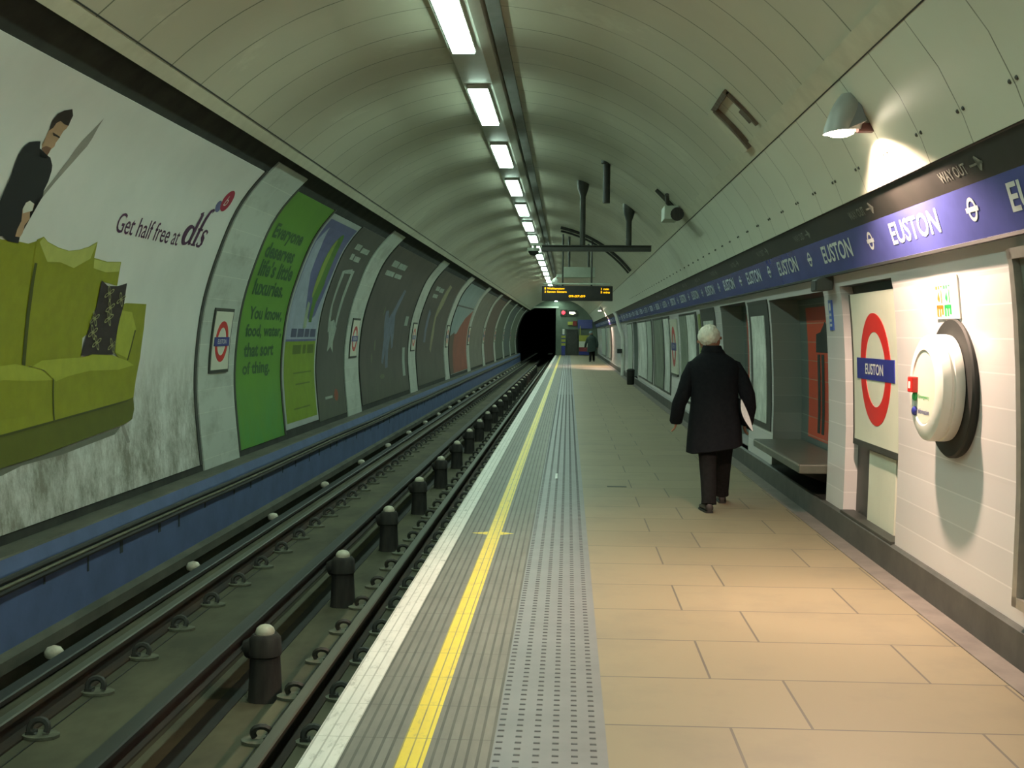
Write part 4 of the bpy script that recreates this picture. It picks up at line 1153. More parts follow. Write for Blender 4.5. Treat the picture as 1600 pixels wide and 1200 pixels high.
# warm wall lamps
def wall_lamp(label, y):
    x = 1.535; z = 2.745
    t = thing('wall_lamp', label, 'lamp', (x, y, z), 'bowl lamps on the right wall panels')
    rings = []
    for i in range(9):
        h = i / 8
        zc = z + 0.215 * h
        r = 0.098 * math.sqrt(max(0.0, 1 - (h * 0.86) ** 2.4))
        cx = x + 0.055 * h
        rings.append([(cx + r * 0.95 * math.cos(a) * (1.0 if math.cos(a) < 0 else 1.25), y + r * math.sin(a), zc + (0.012 * math.cos(a) if i == 0 else 0)) for a in [2 * math.pi * k / 28 for k in range(28)]])
    mb = MB(); mb.loft(rings[::-1], 0, False); n = len(mb.v)
    mb.add(rings[-1], [tuple(range(28))])
    obj('shade', mb, M['lamp_shell'], t, smooth=True)
    mb = MB(); mb.loft([[(x + 0.03, y - 0.10, z + 0.005), (x + 0.125, y - 0.12, z + 0.045), (x + 0.125, y + 0.12, z + 0.045), (x + 0.03, y + 0.10, z + 0.005)],
                        [(x + 0.07, y - 0.045, z + 0.215), (x + 0.085, y - 0.055, z + 0.215), (x + 0.085, y + 0.055, z + 0.215), (x + 0.07, y + 0.045, z + 0.215)]]); obj('back_shell', mb, pm('lamp_back_grey', (0.17, 0.165, 0.16), None, 5, 0.5), t, bevel=0.006)
    mb = MB(); mb.box(x + 0.10, x + 0.20, y - 0.03, y + 0.03, z + 0.0, z + 0.05); obj('wall_bracket', mb, pm('bracket_maroon', (0.06, 0.018, 0.016), None, 5, 0.5), t, bevel=0.004)
    mb = MB(); mb.lathe([(0.0, 0.003), (0.078, 0.003), (0.080, -0.008), (0.05, -0.022), (0.0, -0.026)], (x, y, z + 0.0), 'z', 24); obj('bulb_glass', mb, M['lamp_glow'], t, smooth=True)
    ld = bpy.data.lights.new('lamp_light', 'SPOT')
    ld.energy = LAMP_W; ld.color = LAMP_COL; ld.spot_size = math.radians(142); ld.spot_blend = 0.30; ld.shadow_soft_size = 0.05
    lo = bpy.data.objects.new('lamp_light', ld); COL.objects.link(lo)
    lo.location = (x, y, z - 0.032)
    lo.rotation_euler = (0, math.radians(-17), 0)
    return t
wall_lamp('silver bowl lamp glowing warm on the right wall panel, above the frieze', 6.72)
wall_lamp('bowl lamp on the right wall beside the camera, outside the picture', 0.6)
wall_lamp('tiny distant wall lamp lighting the far end of the right wall', 57.0)

# ------------------------------------------------------------------ ceiling lights
t0 = thing('light_trunking', 'long pale trunking down the vault that carries the strip lights', 'trunking', (-0.87, 8, 4.1))
mb = MB(); mb.extrude_y([(-1.10, 4.17), (-1.07, 4.055), (-0.78, 4.055), (-0.70, 4.10), (-0.68, 4.18)], YB, YE); obj('trunking_body', mb, M['housing'], t0)
mb = MB(); mb.extrude_y([(-0.665, 4.18), (-0.665, 4.12), (-0.56, 4.135), (-0.56, 4.17)], YB, YE); obj('trunk_shade_strip', mb, M['trunk_shade'], t0)  # second bar is a dark strip standing in for shading on the vault
k = 0
y = 8.15 - 3.435 * 3
first = None
for k in range(26):
    y0 = 8.12 - 3.0 * 3.44 + 3.44 * k
    vis = k - 2
    yc = y0 + 0.98
    if first is None:
        t = thing('ceiling_light', '', 'light', (-0.93, yc, 4.04), 'strip lights along the vault')
        mb = MB(); mb.box(-1.035, -0.825, yc - 0.98, yc + 0.98, 4.015, 4.06); obj('light_housing', mb, M['housing'], t, bevel=0.004)
        mb = MB(); mb.box(-1.025, -0.835, yc - 0.955, yc + 0.955, 3.998, 4.018); obj('diffuser', mb, M['tube'], t)
        first = t
    else:
        t = copy_tree(first)
        t.location = (-0.93, yc, 4.04)
    if vis < 1:
        t['label'] = 'strip light of the vault row behind the camera, out of the picture'
    elif vis <= 13:
        t['label'] = f'bright strip light in the vault row, {ORD[vis]} counting from the top of the photo' if vis > 1 else 'largest and nearest bright strip light, at the top edge of the photo'
    else:
        t['label'] = 'far strip light of the vault row hidden behind the hanging sign'

# ------------------------------------------------------------------ hung beams, boards and boxes
def pole(t, name, x, y, z0, z1, r=0.045, m_=None):
    mb = MB(); mb.lathe([(r, z0 - z1), (r, -0.22), (r * 1.9, -0.10), (r * 2.2, -0.02), (r * 2.2, 0.06)], (x, y, z1), 'z', 14); obj(name, mb, m_ or M['grey_metal'], t, smooth=True)
t = thing('hanging_beam', 'grey beam hung on two poles across the platform, above the departures board', 'beam', (0.4, 18.5, 2.98))
mb = MB(); mb.box(-0.44, 1.30, 18.44, 18.56, 2.90, 2.985); mb.box(-0.44, 1.30, 18.40, 18.60, 2.98, 2.995); obj('beam_bar', mb, M['grey_metal'], t, bevel=0.004)
pole(t, 'hanger_pole', 0.21, 18.5, 2.98, 3.99); pole(t, 'hanger_pole', 0.945, 18.5, 2.98, 3.60)
t = thing('security_camera', 'small pale dome camera hung from the left end of the hanging beam', 'camera', (-0.5, 18.5, 2.95))
mb = MB(); mb.box(-0.62, -0.42, 18.44, 18.56, 2.99, 3.03); mb.tube([(-0.55, 18.5, 3.0), (-0.55, 18.5, 2.93)], 0.03, 8); obj('camera_arm', mb, M['pale_metal'], t)
mb = MB(); mb.lathe([(0.0, 0.02), (0.10, 0.02), (0.105, -0.03), (0.0, -0.03)], (-0.57, 18.5, 2.93), 'z', 20); obj('camera_body', mb, M['pale_metal'], t, smooth=True)
mb = MB(); mb.lathe([(0.085, -0.03), (0.08, -0.06), (0.05, -0.095), (0.0, -0.105)], (-0.57, 18.5, 2.93), 'z', 16); obj('camera_dome', mb, M['black'], t, smooth=True)
t = thing('hanging_stub', 'short thick dark tube hanging from the vault right of the light row', 'tube', (0.5, 15.6, 3.9))
mb = MB(); mb.lathe([(0.050, -0.52), (0.050, 0.0), (0.075, 0.01), (0.075, 0.06)], (0.49, 15.6, 3.86), 'z', 16); obj('tube_body', mb, M['cable'], t, smooth=True)

# departures board
t = thing('departures_board', 'black hanging board with amber train times over the platform', 'display', (0.2, 28, 2.56))
mb = MB(); mb.box(-0.65, 1.06, 27.98, 28.25, 2.385, 2.745); obj('board_case', mb, M['screen'], t, bevel=0.01)
mb = MB(); mb.box(-0.62, 1.03, 27.972, 27.98, 2.40, 2.73); sc_o = obj('screen_face', mb, M['screen'], t)
fb = lambda u, s, off: (u, 27.9715 - off, s)
rows = [('1', -0.585, -0.555, 2.655, 2.705), ('Walthamstow', -0.525, -0.10, 2.655, 2.705), ('1 min', 0.78, 0.97, 2.650, 2.700), ('2', -0.59, -0.55, 2.575, 2.625), ('Seven Sisters', -0.525, -0.05, 2.575, 2.625), ('5 mins', 0.77, 0.99, 2.570, 2.620), ('09:07:09', -0.0, 0.40, 2.470, 2.520)]
for s_, a, b, c_, d in rows:
    v, f = text2d(s_, a, b, c_, d, 0.018)
    mb = MB(); flat(mb, v, f, fb, 0.002, None, cut=False); obj('lettering', mb, M['amber'], t)
for x in (-0.15, 0.55):
    mb = MB(); mb.tube([(x, 28.1, 2.74), (x, 28.1, interp([(0, 0), (1, 1)], 0) + 4.0)], 0.022, 8); obj('hanger_rod', mb, M['grey_metal'], t)
mb = MB(); mb.box(-0.62, 1.0, 28.02, 28.2, 2.78, 2.82); obj('hanger_bar', mb, M['pale_metal'], t)
t = thing('hanging_box', 'pale green equipment box hung just above the departures board', 'box', (0.26, 29.5, 3.1))
mb = MB(); mb.box(-0.13, 0.66, 29.4, 29.8, 3.02, 3.28); obj('box_body', mb, M['pale_metal'], t, bevel=0.008)
mb = MB(); mb.box(-0.32, -0.13, 29.45, 29.6, 3.02, 3.10); obj('side_arm', mb, M['pale_metal'], t)
for x in (0.0, 0.5):
    mb = MB(); mb.tube([(x, 29.6, 3.27), (x, 29.6, 4.07)], 0.03, 8); obj('hanger_rod', mb, M['frame'], t)
t = thing('dome_camera', 'tiny white dome camera beside the last strip lights, over the departures board', 'camera', (-0.3, 29.5, 2.95))
mb = MB(); mb.lathe([(0.09, -0.10), (0.10, -0.06), (0.075, 0.02), (0.03, 0.05), (0.0, 0.05)], (-0.345, 29.33, 2.94), 'z', 18); obj('dome_shell', mb, M['white'], t, smooth=True)
mb = MB(); mb.tube([(-0.345, 29.33, 2.98), (-0.30, 29.44, 3.03)], 0.02, 8); obj('dome_arm', mb, M['pale_metal'], t)
for nm, lb, yv, r in (('ceiling_conduit', 'curved dark conduit following the vault right of the departures board', 27.0, 0.035), ('ceiling_conduit', 'second thinner curved conduit just behind the first, by the departures board', 27.9, 0.025)):
    mb = MB(); mb.tube([(-0.8 + 2.87 * math.cos(math.radians(a)), yv, 1.25 + 2.87 * math.sin(math.radians(a))) for a in range(78, 37, -3)], r, 8)
    tag(obj(nm, mb, M['cable'], smooth=True), lb, 'conduit')

# open hatch and equipment on the vault
def cf(a, y, r=2.93):
    return Vector((-0.8 + r * math.cos(math.radians(a)), y, 1.25 + r * math.sin(math.radians(a))))
t = thing('vault_hatch', 'open rusty-edged hatch in the vault above and left of the wall lamp', 'hatch', tuple(cf(43, 9.2)))
def patch(y0, y1, a0, a1, r0, r1, m_, name):
    mb = MB()
    rings = []
    for i in range(5):
        a = a0 + (a1 - a0) * i / 4
        rings.append([cf(a, y0, r0), cf(a, y1, r0), cf(a, y1, r1), cf(a, y0, r1)])
    mb.loft(rings); return obj(name, mb, m_, t)
rust = pm('rusty_edge', (0.07, 0.045, 0.03), (0.11, 0.09, 0.06), 12, 0.8)
patch(8.80, 8.84, 41, 47.6, 2.928, 2.905, rust, 'hatch_edge')
patch(8.80, 9.50, 47.3, 48.1, 2.928, 2.895, rust, 'hatch_edge')
patch(9.42, 9.48, 39.4, 47.6, 2.928, 2.890, rust, 'hatch_edge')
patch(9.48, 9.68, 39.4, 48.0, 2.93, 2.885, M['batten'], 'hatch_flange')
patch(8.86, 8.98, 42.0, 44.4, 2.929, 2.915, rust, 'hatch_latch')
t = thing('vault_unit', 'grey boxed unit with bracket bolted to the vault right of the beam poles', 'box', tuple(cf(42, 14.9)))
c0 = cf(42, 14.9, 2.86)
mb = MB(); mb.box(c0.x - 0.13, c0.x + 0.05, 14.7, 15.2, c0.z - 0.12, c0.z + 0.05); obj('unit_body', mb, M['pale_metal'], t, bevel=0.012)
mb = MB(); mb.lathe([(0.0, -0.01), (0.085, -0.01), (0.085, 0.03), (0.0, 0.03)], (c0.x + 0.03, 14.68, c0.z - 0.06), 'y', 16); obj('unit_lens', mb, M['post'], t, smooth=True)
mb = MB(); mb.tube([cf(46, 14.6, 2.90), cf(44.5, 14.7, 2.85), cf(42, 14.8, 2.85)], 0.028, 8); obj('unit_bracket', mb, M['frame'], t)
mb = MB(); mb.tube([cf(49, 15.0, 2.915), cf(39.5, 15.0, 2.915)], 0.03, 8); obj('unit_conduit', mb, M['grey_metal'], t)

# ------------------------------------------------------------------ far end of the platform
yv = YE - 0.06
t = thing('signal_lamp', 'round red signal lamp glowing at the far end by the tunnel mouth', 'signal', (-0.38, yv, 3.15))
mb = MB(); mb.box(-0.62, -0.14, yv - 0.05, yv + 0.06, 2.95, 3.4); obj('signal_case', mb, M['frame'], t)
mb = MB(); mb.lathe([(0.0, 0.0), (0.13, 0.0), (0.13, -0.04), (0.0, -0.06)], (-0.38, yv - 0.05, 3.17), 'y', 20); obj('signal_lens', mb, M['red_lamp'], t, smooth=True)
t = thing('arrow_sign', 'small lit white arrow sign right of the red signal lamp', 'sign', (0.2, yv, 3.15))
mb = MB(); mb.box(-0.03, 0.62, yv - 0.04, yv + 0.06, 2.95, 3.35); obj('sign_case', mb, M['frame'], t)
mb = MB(); fe = lambda u, s, off: (u, yv - 0.042 - off, s)
poly(mb, [(0.05, 3.08), (0.36, 3.08), (0.36, 3.04), (0.56, 3.13), (0.40, 3.24), (0.05, 3.24)], fe, 0.002); obj('arrow', mb, M['white_lamp'], t)
t = thing('warning_post', 'yellow banded post at the platform end beside the tunnel mouth', 'post', (-0.36, yv - 0.6, 0))
mb = MB(); mb.box(-0.50, -0.22, yv - 0.7, yv - 0.55, 0.0, 1.55); obj('post_body', mb, M['navy'], t, bevel=0.01)
yb = pm('band_yellow', (0.42, 0.42, 0.07), None, 4, 0.6)
for z_ in (0.72, 1.0, 1.28):
    mb = MB(); mb.box(-0.51, -0.21, yv - 0.71, yv - 0.54, z_, z_ + 0.2); obj('yellow_band', mb, yb, t)
mb = MB(); mb.box(-0.40, -0.32, yv - 0.71, yv - 0.69, 1.62, 1.9); mb.box(-0.44, -0.28, yv - 0.69, yv - 0.56, 1.5, 1.95); obj('post_sign', mb, M['white'], t)
t = thing('end_gate', 'dark gate at the far end of the platform left of the distant person', 'gate', (0.25, yv, 0))
mb = MB(); mb.box(-0.15, 0.70, yv - 0.1, yv - 0.02, 0.0, 1.9); obj('gate_leaf', mb, M['frame'], t)
mb = MB(); mb.box(-0.2, 0.75, yv - 0.14, yv - 0.08, 1.86, 1.94); obj('gate_rail', mb, M['grey_metal'], t)
t = thing('warning_board', 'yellow, white and red board at the platform end behind the distant person', 'sign', (1.2, yv - 0.4, 0))
for nm, z0_, z1_, m_ in (('blue_panel', 0.05, 0.30, M['navy']), ('red_panel', 0.30, 0.62, pm('board_red', (0.30, 0.05, 0.06), None, 3, 0.6)), ('white_panel', 0.62, 1.05, M['cream']), ('yellow_panel', 1.05, 1.5, yb)):
    mb = MB(); mb.box(0.80, 1.75, yv - 0.45, yv - 0.40, z0_, z1_); obj(nm, mb, m_, t)
mb = MB(); mb.box(0.85, 0.90, yv - 0.42, yv - 0.37, 0.0, 2.2); mb.box(1.6, 1.65, yv - 0.42, yv - 0.37, 0.0, 1.6); obj('board_leg', mb, yb, t)
t = thing('end_sign', 'dark blue sign across the far end wall under the frieze', 'sign', (1.3, yv, 2.2))
mb = MB(); mb.box(0.7, 1.78, yv - 0.03, yv + 0.06, 2.0, 2.65); obj('sign_plate', mb, M['frieze'], t)
t = thing('notice_sign', 'small pale and red notice on the far end wall beneath the arrow sign', 'sign', (0.3, yv, 2.4))
mb = MB(); mb.box(-0.05, 0.32, yv - 0.03, yv + 0.06, 2.25, 2.5); obj('pale_plate', mb, yb, t)
mb = MB(); mb.box(0.32, 0.62, yv - 0.03, yv + 0.06, 2.2, 2.55); obj('red_plate', mb, pm('notice_red', (0.25, 0.03, 0.03), None, 3, 0.6), t)

# ------------------------------------------------------------------ people
def skin_body(name, nodes, edges, mat, parent, origin, sub=2):
    """nodes: name -> (x, y, z, r); one connected skinned surface rooted at 'pelvis'"""
    names = list(nodes)
    idx = {n: i for i, n in enumerate(names)}
    me = bpy.data.meshes.new(name)
    me.from_pydata([Vector(nodes[n][:3]) for n in names], [(idx[a], idx[b]) for a, b in edges], [])
    o = bpy.data.objects.new(name, me); COL.objects.link(o)
    md = o.modifiers.new('skin', 'SKIN'); md.use_smooth_shade = True
    for n in names:
        d = me.skin_vertices[0].data[idx[n]]
        r = nodes[n][3]
        d.radius = r if isinstance(r, tuple) else (r, r)
        d.use_root = (n == 'pelvis')
    s = o.modifiers.new('sub', 'SUBSURF'); s.levels = s.render_levels = sub
    dg = bpy.context.evaluated_depsgraph_get()
    new = bpy.data.meshes.new_from_object(o.evaluated_get(dg))
    new.name = name
    bpy.data.objects.remove(o)
    new.materials.clear(); new.materials.append(mat)
    for p in new.polygons:
        p.use_smooth = True
    r = bpy.data.objects.new(name, new); COL.objects.link(r)
    r.parent = parent
    ORG[r.name] = origin_of(parent)
    return r

def hand_nodes(N, E, side, wrist, down, palm_side, thumb_dir, curl=0.35, tag_=''):
    """wrist, down: direction of the fingers; palm_side: direction across the knuckles (index -> little); thumb_dir"""
    w = Vector(wrist); d = Vector(down).normalized(); a = Vector(palm_side).normalized(); n = d.cross(a).normalized() * (-1 if side == 'R' else 1)
    N[tag_ + 'palm' + side] = (*(w + d * 0.045), (0.034, 0.018)); E.append((tag_ + 'wrist' + side, tag_ + 'palm' + side))
    for i, (f, L) in enumerate((('index', 0.072), ('middle', 0.080), ('ring', 0.074), ('little', 0.058))):
        k0 = w + d * 0.088 + a * ((i - 1.5) * 0.0195)
        k1 = k0 + (d * math.cos(curl) + n * math.sin(curl)) * L * 0.55
        k2 = k1 + (d * math.cos(curl * 2.4) + n * math.sin(curl * 2.4)) * L * 0.45
        N[tag_ + f + '0' + side] = (*k0, 0.0095); N[tag_ + f + '1' + side] = (*k1, 0.0085); N[tag_ + f + '2' + side] = (*k2, 0.0072)
        E += [(tag_ + 'palm' + side, tag_ + f + '0' + side), (tag_ + f + '0' + side, tag_ + f + '1' + side), (tag_ + f + '1' + side, tag_ + f + '2' + side)]
    t0_ = w + d * 0.028 - a * 0.030
    t1_ = t0_ + (d * 0.7 - a * 0.55 + n * 0.5).normalized() * 0.042
    t2_ = t1_ + (d * 0.85 - a * 0.1 + n * 0.55).normalized() * 0.030
    N[tag_ + 'thumb0' + side] = (*t0_, 0.012); N[tag_ + 'thumb1' + side] = (*t1_, 0.010); N[tag_ + 'thumb2' + side] = (*t2_, 0.008)
    E += [(tag_ + 'wrist' + side, tag_ + 'thumb0' + side), (tag_ + 'thumb0' + side, tag_ + 'thumb1' + side), (tag_ + 'thumb1' + side, tag_ + 'thumb2' + side)]

def build_person(label, loc, mats, hair_kind, scale=1.0):
    """a walker seen from behind, facing +Y; local metres from the ground point"""
    t = thing('person', label, 'person', loc)
    O = Vector(loc)
    N = {}; E = []
    def n(k, x, y_, z, r): N[k] = (x, y_, z, r)
    n('pelvis', 0.01, 0, 0.86, (0.135, 0.095)); n('waist', 0.0, 0.015, 1.03, (0.125, 0.09)); n('chest', -0.01, 0.04, 1.24, (0.145, 0.095)); n('collarbone', -0.015, 0.065, 1.375, (0.075, 0.06))
    n('neck', -0.03, 0.085, 1.440, 0.050); n('skull_base', -0.045, 0.115, 1.505, (0.070, 0.082)); n('skull', -0.055, 0.125, 1.570, (0.076, 0.092)); n('crown', -0.058, 0.120, 1.625, (0.060, 0.072))
    E += [('pelvis', 'waist'), ('waist', 'chest'), ('chest', 'collarbone'), ('collarbone', 'neck'), ('neck', 'skull_base'), ('skull_base', 'skull'), ('skull', 'crown')]
    n('jaw', -0.085, 0.185, 1.475, (0.040, 0.030)); n('nose', -0.105, 0.232, 1.535, 0.013)
    E += [('skull_base', 'jaw'), ('skull', 'nose')]
    n('earL', -0.146, 0.105, 1.530, (0.014, 0.026)); n('earR', 0.036, 0.125, 1.530, (0.014, 0.026))
    E += [('skull_base', 'earL'), ('skull_base', 'earR')]
    n('shoulderL', -0.185, 0.05, 1.30, 0.050); n('elbowL', -0.285, 0.03, 1.05, 0.044); n('wristL', -0.340, 0.10, 0.840, 0.027)
    n('shoulderR', 0.165, 0.05, 1.30, 0.050); n('elbowR', 0.285, -0.02, 1.04, 0.044); n('wristR', 0.285, 0.07, 0.820, 0.027)
    E += [('chest', 'shoulderL'), ('shoulderL', 'elbowL'), ('elbowL', 'wristL'), ('chest', 'shoulderR'), ('shoulderR', 'elbowR'), ('elbowR', 'wristR')]
    n('hipL', -0.075, -0.01, 0.80, 0.085); n('kneeL', -0.065, -0.04, 0.46, 0.056); n('ankleL', -0.075, -0.26, 0.095, 0.036); n('toeL', -0.085, -0.10, 0.045, 0.03)
    n('hipR', 0.09, 0.01, 0.80, 0.085); n('kneeR', 0.105, 0.20, 0.47, 0.056); n('ankleR', 0.12, 0.38, 0.09, 0.036); n('toeR', 0.13, 0.54, 0.045, 0.03)
    for s in 'LR':
        E += [('pelvis', 'hip' + s), ('hip' + s, 'knee' + s), ('knee' + s, 'ankle' + s), ('ankle' + s, 'toe' + s)]
    hand_nodes(N, E, 'L', N['wristL'][:3], (-0.05, 0.12, -1), (-0.15, -1, -0.1), None, 0.32)
    hand_nodes(N, E, 'R', N['wristR'][:3], (-0.10, 0.10, -1), (0.1, -1, -0.1), None, 0.42)
    skin_body('body', N, E, mats['skin'], t, O)
    def P(x, y_, z): return (O.x + x, O.y + y_, O.z + z)
    # coat: torso with hem, collar, sleeves
    mb = MB()
    nn = 40
    def cring(z, rx, ry, cx, cy, fold=0.0, tilt=0.0):
        out = []
        for k in range(nn):
            a = 2 * math.pi * k / nn
            ca, sa = math.cos(a), math.sin(a)
            f = 1 + fold * (math.sin(a * 7 + 0.6) * 0.6 + math.sin(a * 4 + 2.0) * 0.4)
            if fold and abs(a - 1.5 * math.pi) < 0.12:
                f -= 0.05 * fold / 0.05
            x = cx + rx * math.copysign(abs(ca) ** 0.85, ca) * f
            y_ = cy + ry * math.copysign(abs(sa) ** 0.85, sa) * f
            out.append(P(x, y_, z + tilt * x))
        return out
    mb.loft([cring(0.535, 0.225, 0.185, -0.005, 0.03, 0.05, 0.15), cring(0.545, 0.248, 0.205, 0.0, 0.03, 0.05, 0.15), cring(0.66, 0.243, 0.195, 0.0, 0.03, 0.04, 0.08), cring(0.82, 0.232, 0.180, 0.0, 0.025, 0.025), cring(0.97, 0.215, 0.165, -0.005, 0.025, 0.012),
             cring(1.10, 0.215, 0.158, -0.01, 0.035, 0.008), cring(1.21, 0.234, 0.155, -0.012, 0.045), cring(1.285, 0.238, 0.146, -0.013, 0.052), cring(1.335, 0.215, 0.130, -0.014, 0.060), cring(1.375, 0.170, 0.115, -0.016, 0.067), cring(1.408, 0.122, 0.100, -0.019, 0.073),
             cring(1.435, 0.095, 0.085, -0.024, 0.080), cring(1.475, 0.080, 0.082, -0.030, 0.085), cring(1.480, 0.070, 0.072, -0.030, 0.088), cring(1.45, 0.060, 0.062, -0.030, 0.088)], 0, True)
    mb.tube([P(-0.155, 0.055, 1.345), P(-0.200, 0.05, 1.305), P(-0.244, 0.042, 1.19), P(-0.285, 0.03, 1.05), P(-0.325, 0.055, 0.95), P(-0.347, 0.100, 0.785), P(-0.348, 0.102, 0.765)], [0.030, 0.058, 0.070, 0.068, 0.065, 0.059, 0.046], 18)
    mb.tube([P(0.130, 0.055, 1.345), P(0.176, 0.05, 1.305), P(0.232, 0.025, 1.19), P(0.285, -0.02, 1.04), P(0.305, 0.015, 0.93), P(0.291, 0.070, 0.775), P(0.289, 0.072, 0.757)], [0.030, 0.058, 0.071, 0.070, 0.067, 0.062, 0.048], 18)
    # turned-down collar
    cr1 = [cring(1.425, 0.112, 0.098, -0.022, 0.077), cring(1.455, 0.094, 0.092, -0.027, 0.082), cring(1.487, 0.083, 0.086, -0.030, 0.086)]
    mb.loft(cr1, 0, False)
    coat = obj('coat', mb, mats['coat'], t, smooth=True)
    for p in coat.data.polygons:
        p.use_smooth = True
    # trousers
    mb = MB()
    mb.tube([P(-0.075, -0.005, 0.80), P(-0.075, -0.01, 0.66), P(-0.068, -0.035, 0.47), P(-0.068, -0.13, 0.28), P(-0.074, -0.235, 0.115), P(-0.076, -0.245, 0.075)], [0.110, 0.098, 0.080, 0.072, 0.066, 0.068], 18)
    mb.tube([P(0.09, 0.01, 0.80), P(0.095, 0.08, 0.66), P(0.105, 0.19, 0.47), P(0.113, 0.29, 0.27), P(0.119, 0.365, 0.115), P(0.120, 0.375, 0.075)], [0.110, 0.098, 0.080, 0.070, 0.064, 0.066], 18)
    obj('trousers', mb, mats['trousers'], t, smooth=True)
    # shoes
    for (ax, ay, dx) in ((-0.078, -0.27, -0.03), (0.122, 0.35, 0.02)):
        mb = MB()
        rings = []
        for f, w, h in ((-0.035, 0.020, 0.035), (-0.025, 0.034, 0.07), (0.02, 0.038, 0.088), (0.08, 0.039, 0.082), (0.14, 0.044, 0.060), (0.20, 0.043, 0.046), (0.245, 0.030, 0.036), (0.262, 0.012, 0.024)):
            c_ = (ax + dx * f / 0.25, ay + f)
            rings.append([P(c_[0] + w * math.copysign(abs(math.cos(a)) ** 0.8, math.cos(a)), c_[1], 0.012 + max(0.0, h * (0.5 + 0.5 * math.sin(a)))) for a in [2 * math.pi * k / 16 for k in range(16)]])
        mb.loft(rings)
        sh = obj('shoe', mb, mats['shoe'], t, smooth=True)
        mb = MB()
        out = [(-0.036, 0.0), (-0.028, 0.032), (0.03, 0.038), (0.14, 0.046), (0.21, 0.044), (0.255, 0.026), (0.265, 0.0)]
        pts = [(f, w) for f, w in out] + [(f, -w) for f, w in out[-2:0:-1]]
        mb.loft([[P(ax + dx * f / 0.25 + w, ay + f, z) for f, w in pts] for z in (0.0, 0.016)])
        obj('shoe_sole', mb, M['black'], sh)
    # hair or cap, laid over the skull
    mb = MB()
    rings = []
    hc = Vector((-0.055, 0.116, 1.566))
    n2, rows_ = 48, 22
    for i in range(rows_):
        th = math.radians(2 + i * 142.0 / (rows_ - 1))
        ring = []
        for k in range(n2):
            a = 2 * math.pi * k / n2
            back = 0.5 - 0.5 * math.sin(a + 0.45)           # 1 at the back of the head, 0 at the face
            ear = max(0.0, math.cos(2 * (a + 0.2))) * 0.10
            if hair_kind == 'hair':
                tt = th * (0.60 + 0.42 * back - ear)
                d_ = Vector((math.sin(tt) * math.cos(a), math.sin(tt) * math.sin(a), math.cos(tt)))
                jit = 1 + 0.16 * (mnoise.noise(d_ * 5.0 + Vector((3, 1, 7)))) * 0.6 + 0.05 * mnoise.noise(d_ * 17.0)
                jit -= 0.05 * max(0.0, (tt - 1.9))
            else:
                tt = th * (0.60 + 0.15 * back); jit = 1.0
            r = 0.100 * math.sin(tt) * jit
            ring.append(P(hc.x + r * math.cos(a), hc.y + r * 1.13 * math.sin(a), hc.z + (0.113 if tt < 1.57 else 0.100) * math.cos(tt) * jit))
        rings.append(ring)
    inner = []
    for k in range(n2):
        q_ = Vector(rings[-1][k]); c_ = Vector(P(hc.x, hc.y, q_.z - O.z))
        inner.append(tuple(c_ + (q_ - c_) * 0.72))
    rings.append(inner)
    mb.loft(rings, 0, True)
    if hair_kind == 'cap':
        mb.loft([[P(hc.x + 0.085 * math.cos(a), hc.y + 0.09 + 0.09 * math.sin(a), z) for a in [math.pi * k / 10 for k in range(11)]] for z in (1.575, 1.583)])
    obj('hair' if hair_kind == 'hair' else 'cap', mb, mats['hair'], t, smooth=True)
    # eyes and mouth on the far side of the head
    face_dir = Vector((-0.42, 0.9, -0.12)).normalized()
    side = Vector((0.9, 0.42, 0)).normalized()
    for s_ in (-1, 1):
        c_ = Vector((-0.055, 0.125, 1.552)) + face_dir * 0.078 + side * 0.030 * s_
        mb = MB(); mb.lathe([(0.0, -0.010), (0.008, -0.007), (0.011, 0.0), (0.008, 0.007), (0.0, 0.010)], P(*c_), 'z', 10); obj('eye', mb, M['page'], t, smooth=True)
    c_ = Vector((-0.085, 0.185, 1.472)) + face_dir * 0.034
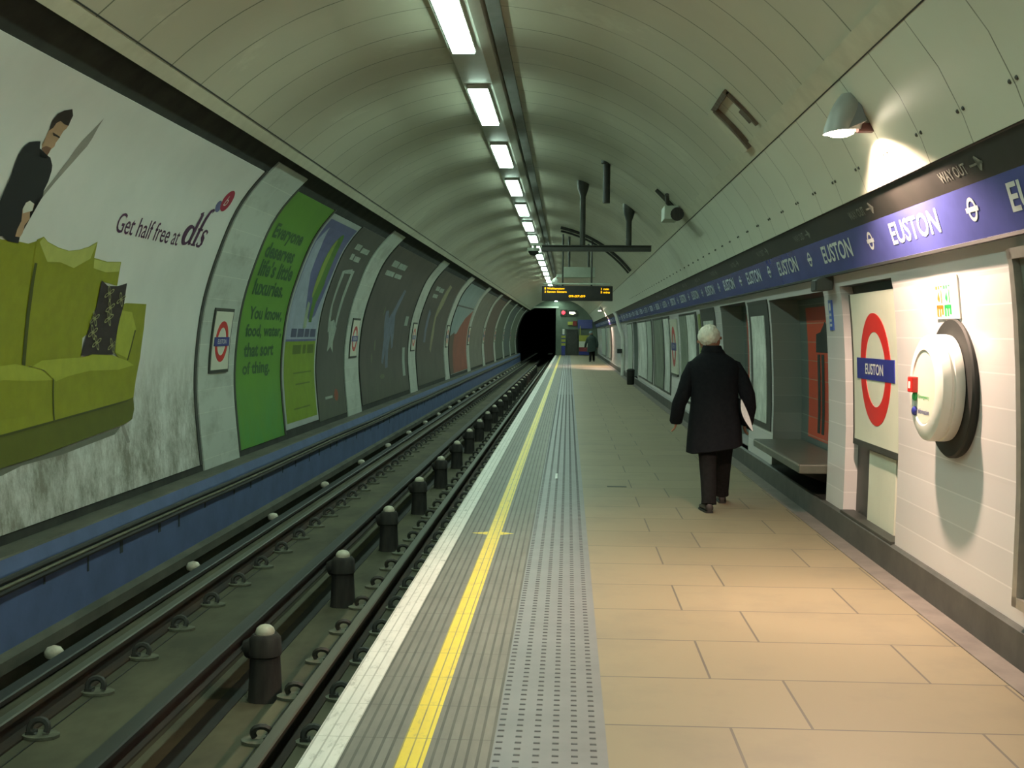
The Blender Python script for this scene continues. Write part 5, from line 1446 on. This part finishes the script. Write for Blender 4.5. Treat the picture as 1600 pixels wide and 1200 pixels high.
    mb = MB(); mb.tube([P(*(c_ - side * 0.022)), P(*c_), P(*(c_ + side * 0.022))], [0.003, 0.006, 0.003], 8); obj('mouth', mb, pm('lips', (0.30, 0.10, 0.08), None, 8, 0.5), t)
    t.scale = (scale, scale, scale)
    return t
man_loc = (1.345, 10.55, 0.0)
build_person('white-haired man in a long dark coat walking away along the platform, papers under arm', man_loc, dict(skin=M['skin'], coat=M['coat'], trousers=M['trousers'], shoe=M['shoe'], hair=M['hair']), 'hair')
far_m = dict(skin=M['skin'], coat=pm('teal_jacket', (0.030, 0.050, 0.048), (0.04, 0.06, 0.05), 12, 0.8), trousers=M['trousers'], shoe=M['shoe'], hair=pm('grey_blue_cap', (0.25, 0.33, 0.37), None, 8, 0.8))
build_person('distant person in dark jacket and pale cap, standing near the far end', (1.36, 66.8, 0.0), far_m, 'cap', 1.06)

# folded papers carried under the man's right arm
t = thing('document_folder', 'white-edged bundle of papers held under the walking man\u2019s right arm', 'papers', (man_loc[0] + 0.25, man_loc[1] + 0.0, 0.86))
def bow(k, n):
    f = k / n
    return f, math.sin(f * math.pi)
mb = MB(); rings = []
for k in range(13):
    f, b = bow(k, 12)
    z = 1.005 - 0.275 * f
    x = man_loc[0] + 0.207 + 0.105 * f - 0.012 * b
    th = 0.004 + 0.024 * b
    y0_, y1_ = man_loc[1] - 0.175, man_loc[1] + 0.11
    rings.append([(x - th, y0_, z), (x + th, y0_, z), (x + th, y1_, z), (x - th, y1_, z)])
mb.loft(rings); obj('pages', mb, M['page'], t)
for sg in (-1, 1):
    mb = MB(); rings = []
    for k in range(13):
        f, b = bow(k, 12)
        z = 1.012 - 0.285 * f
        x = man_loc[0] + 0.207 + 0.105 * f - 0.012 * b + sg * (0.0058 + 0.024 * b)
        y0_, y1_ = man_loc[1] - 0.172, man_loc[1] + 0.115
        rings.append([(x - 0.0015, y0_, z), (x + 0.0015, y0_, z), (x + 0.0015, y1_, z), (x - 0.0015, y1_, z)])
    mb.loft(rings); obj('cover', mb, M['cover'] if sg > 0 else M['coat'], t)
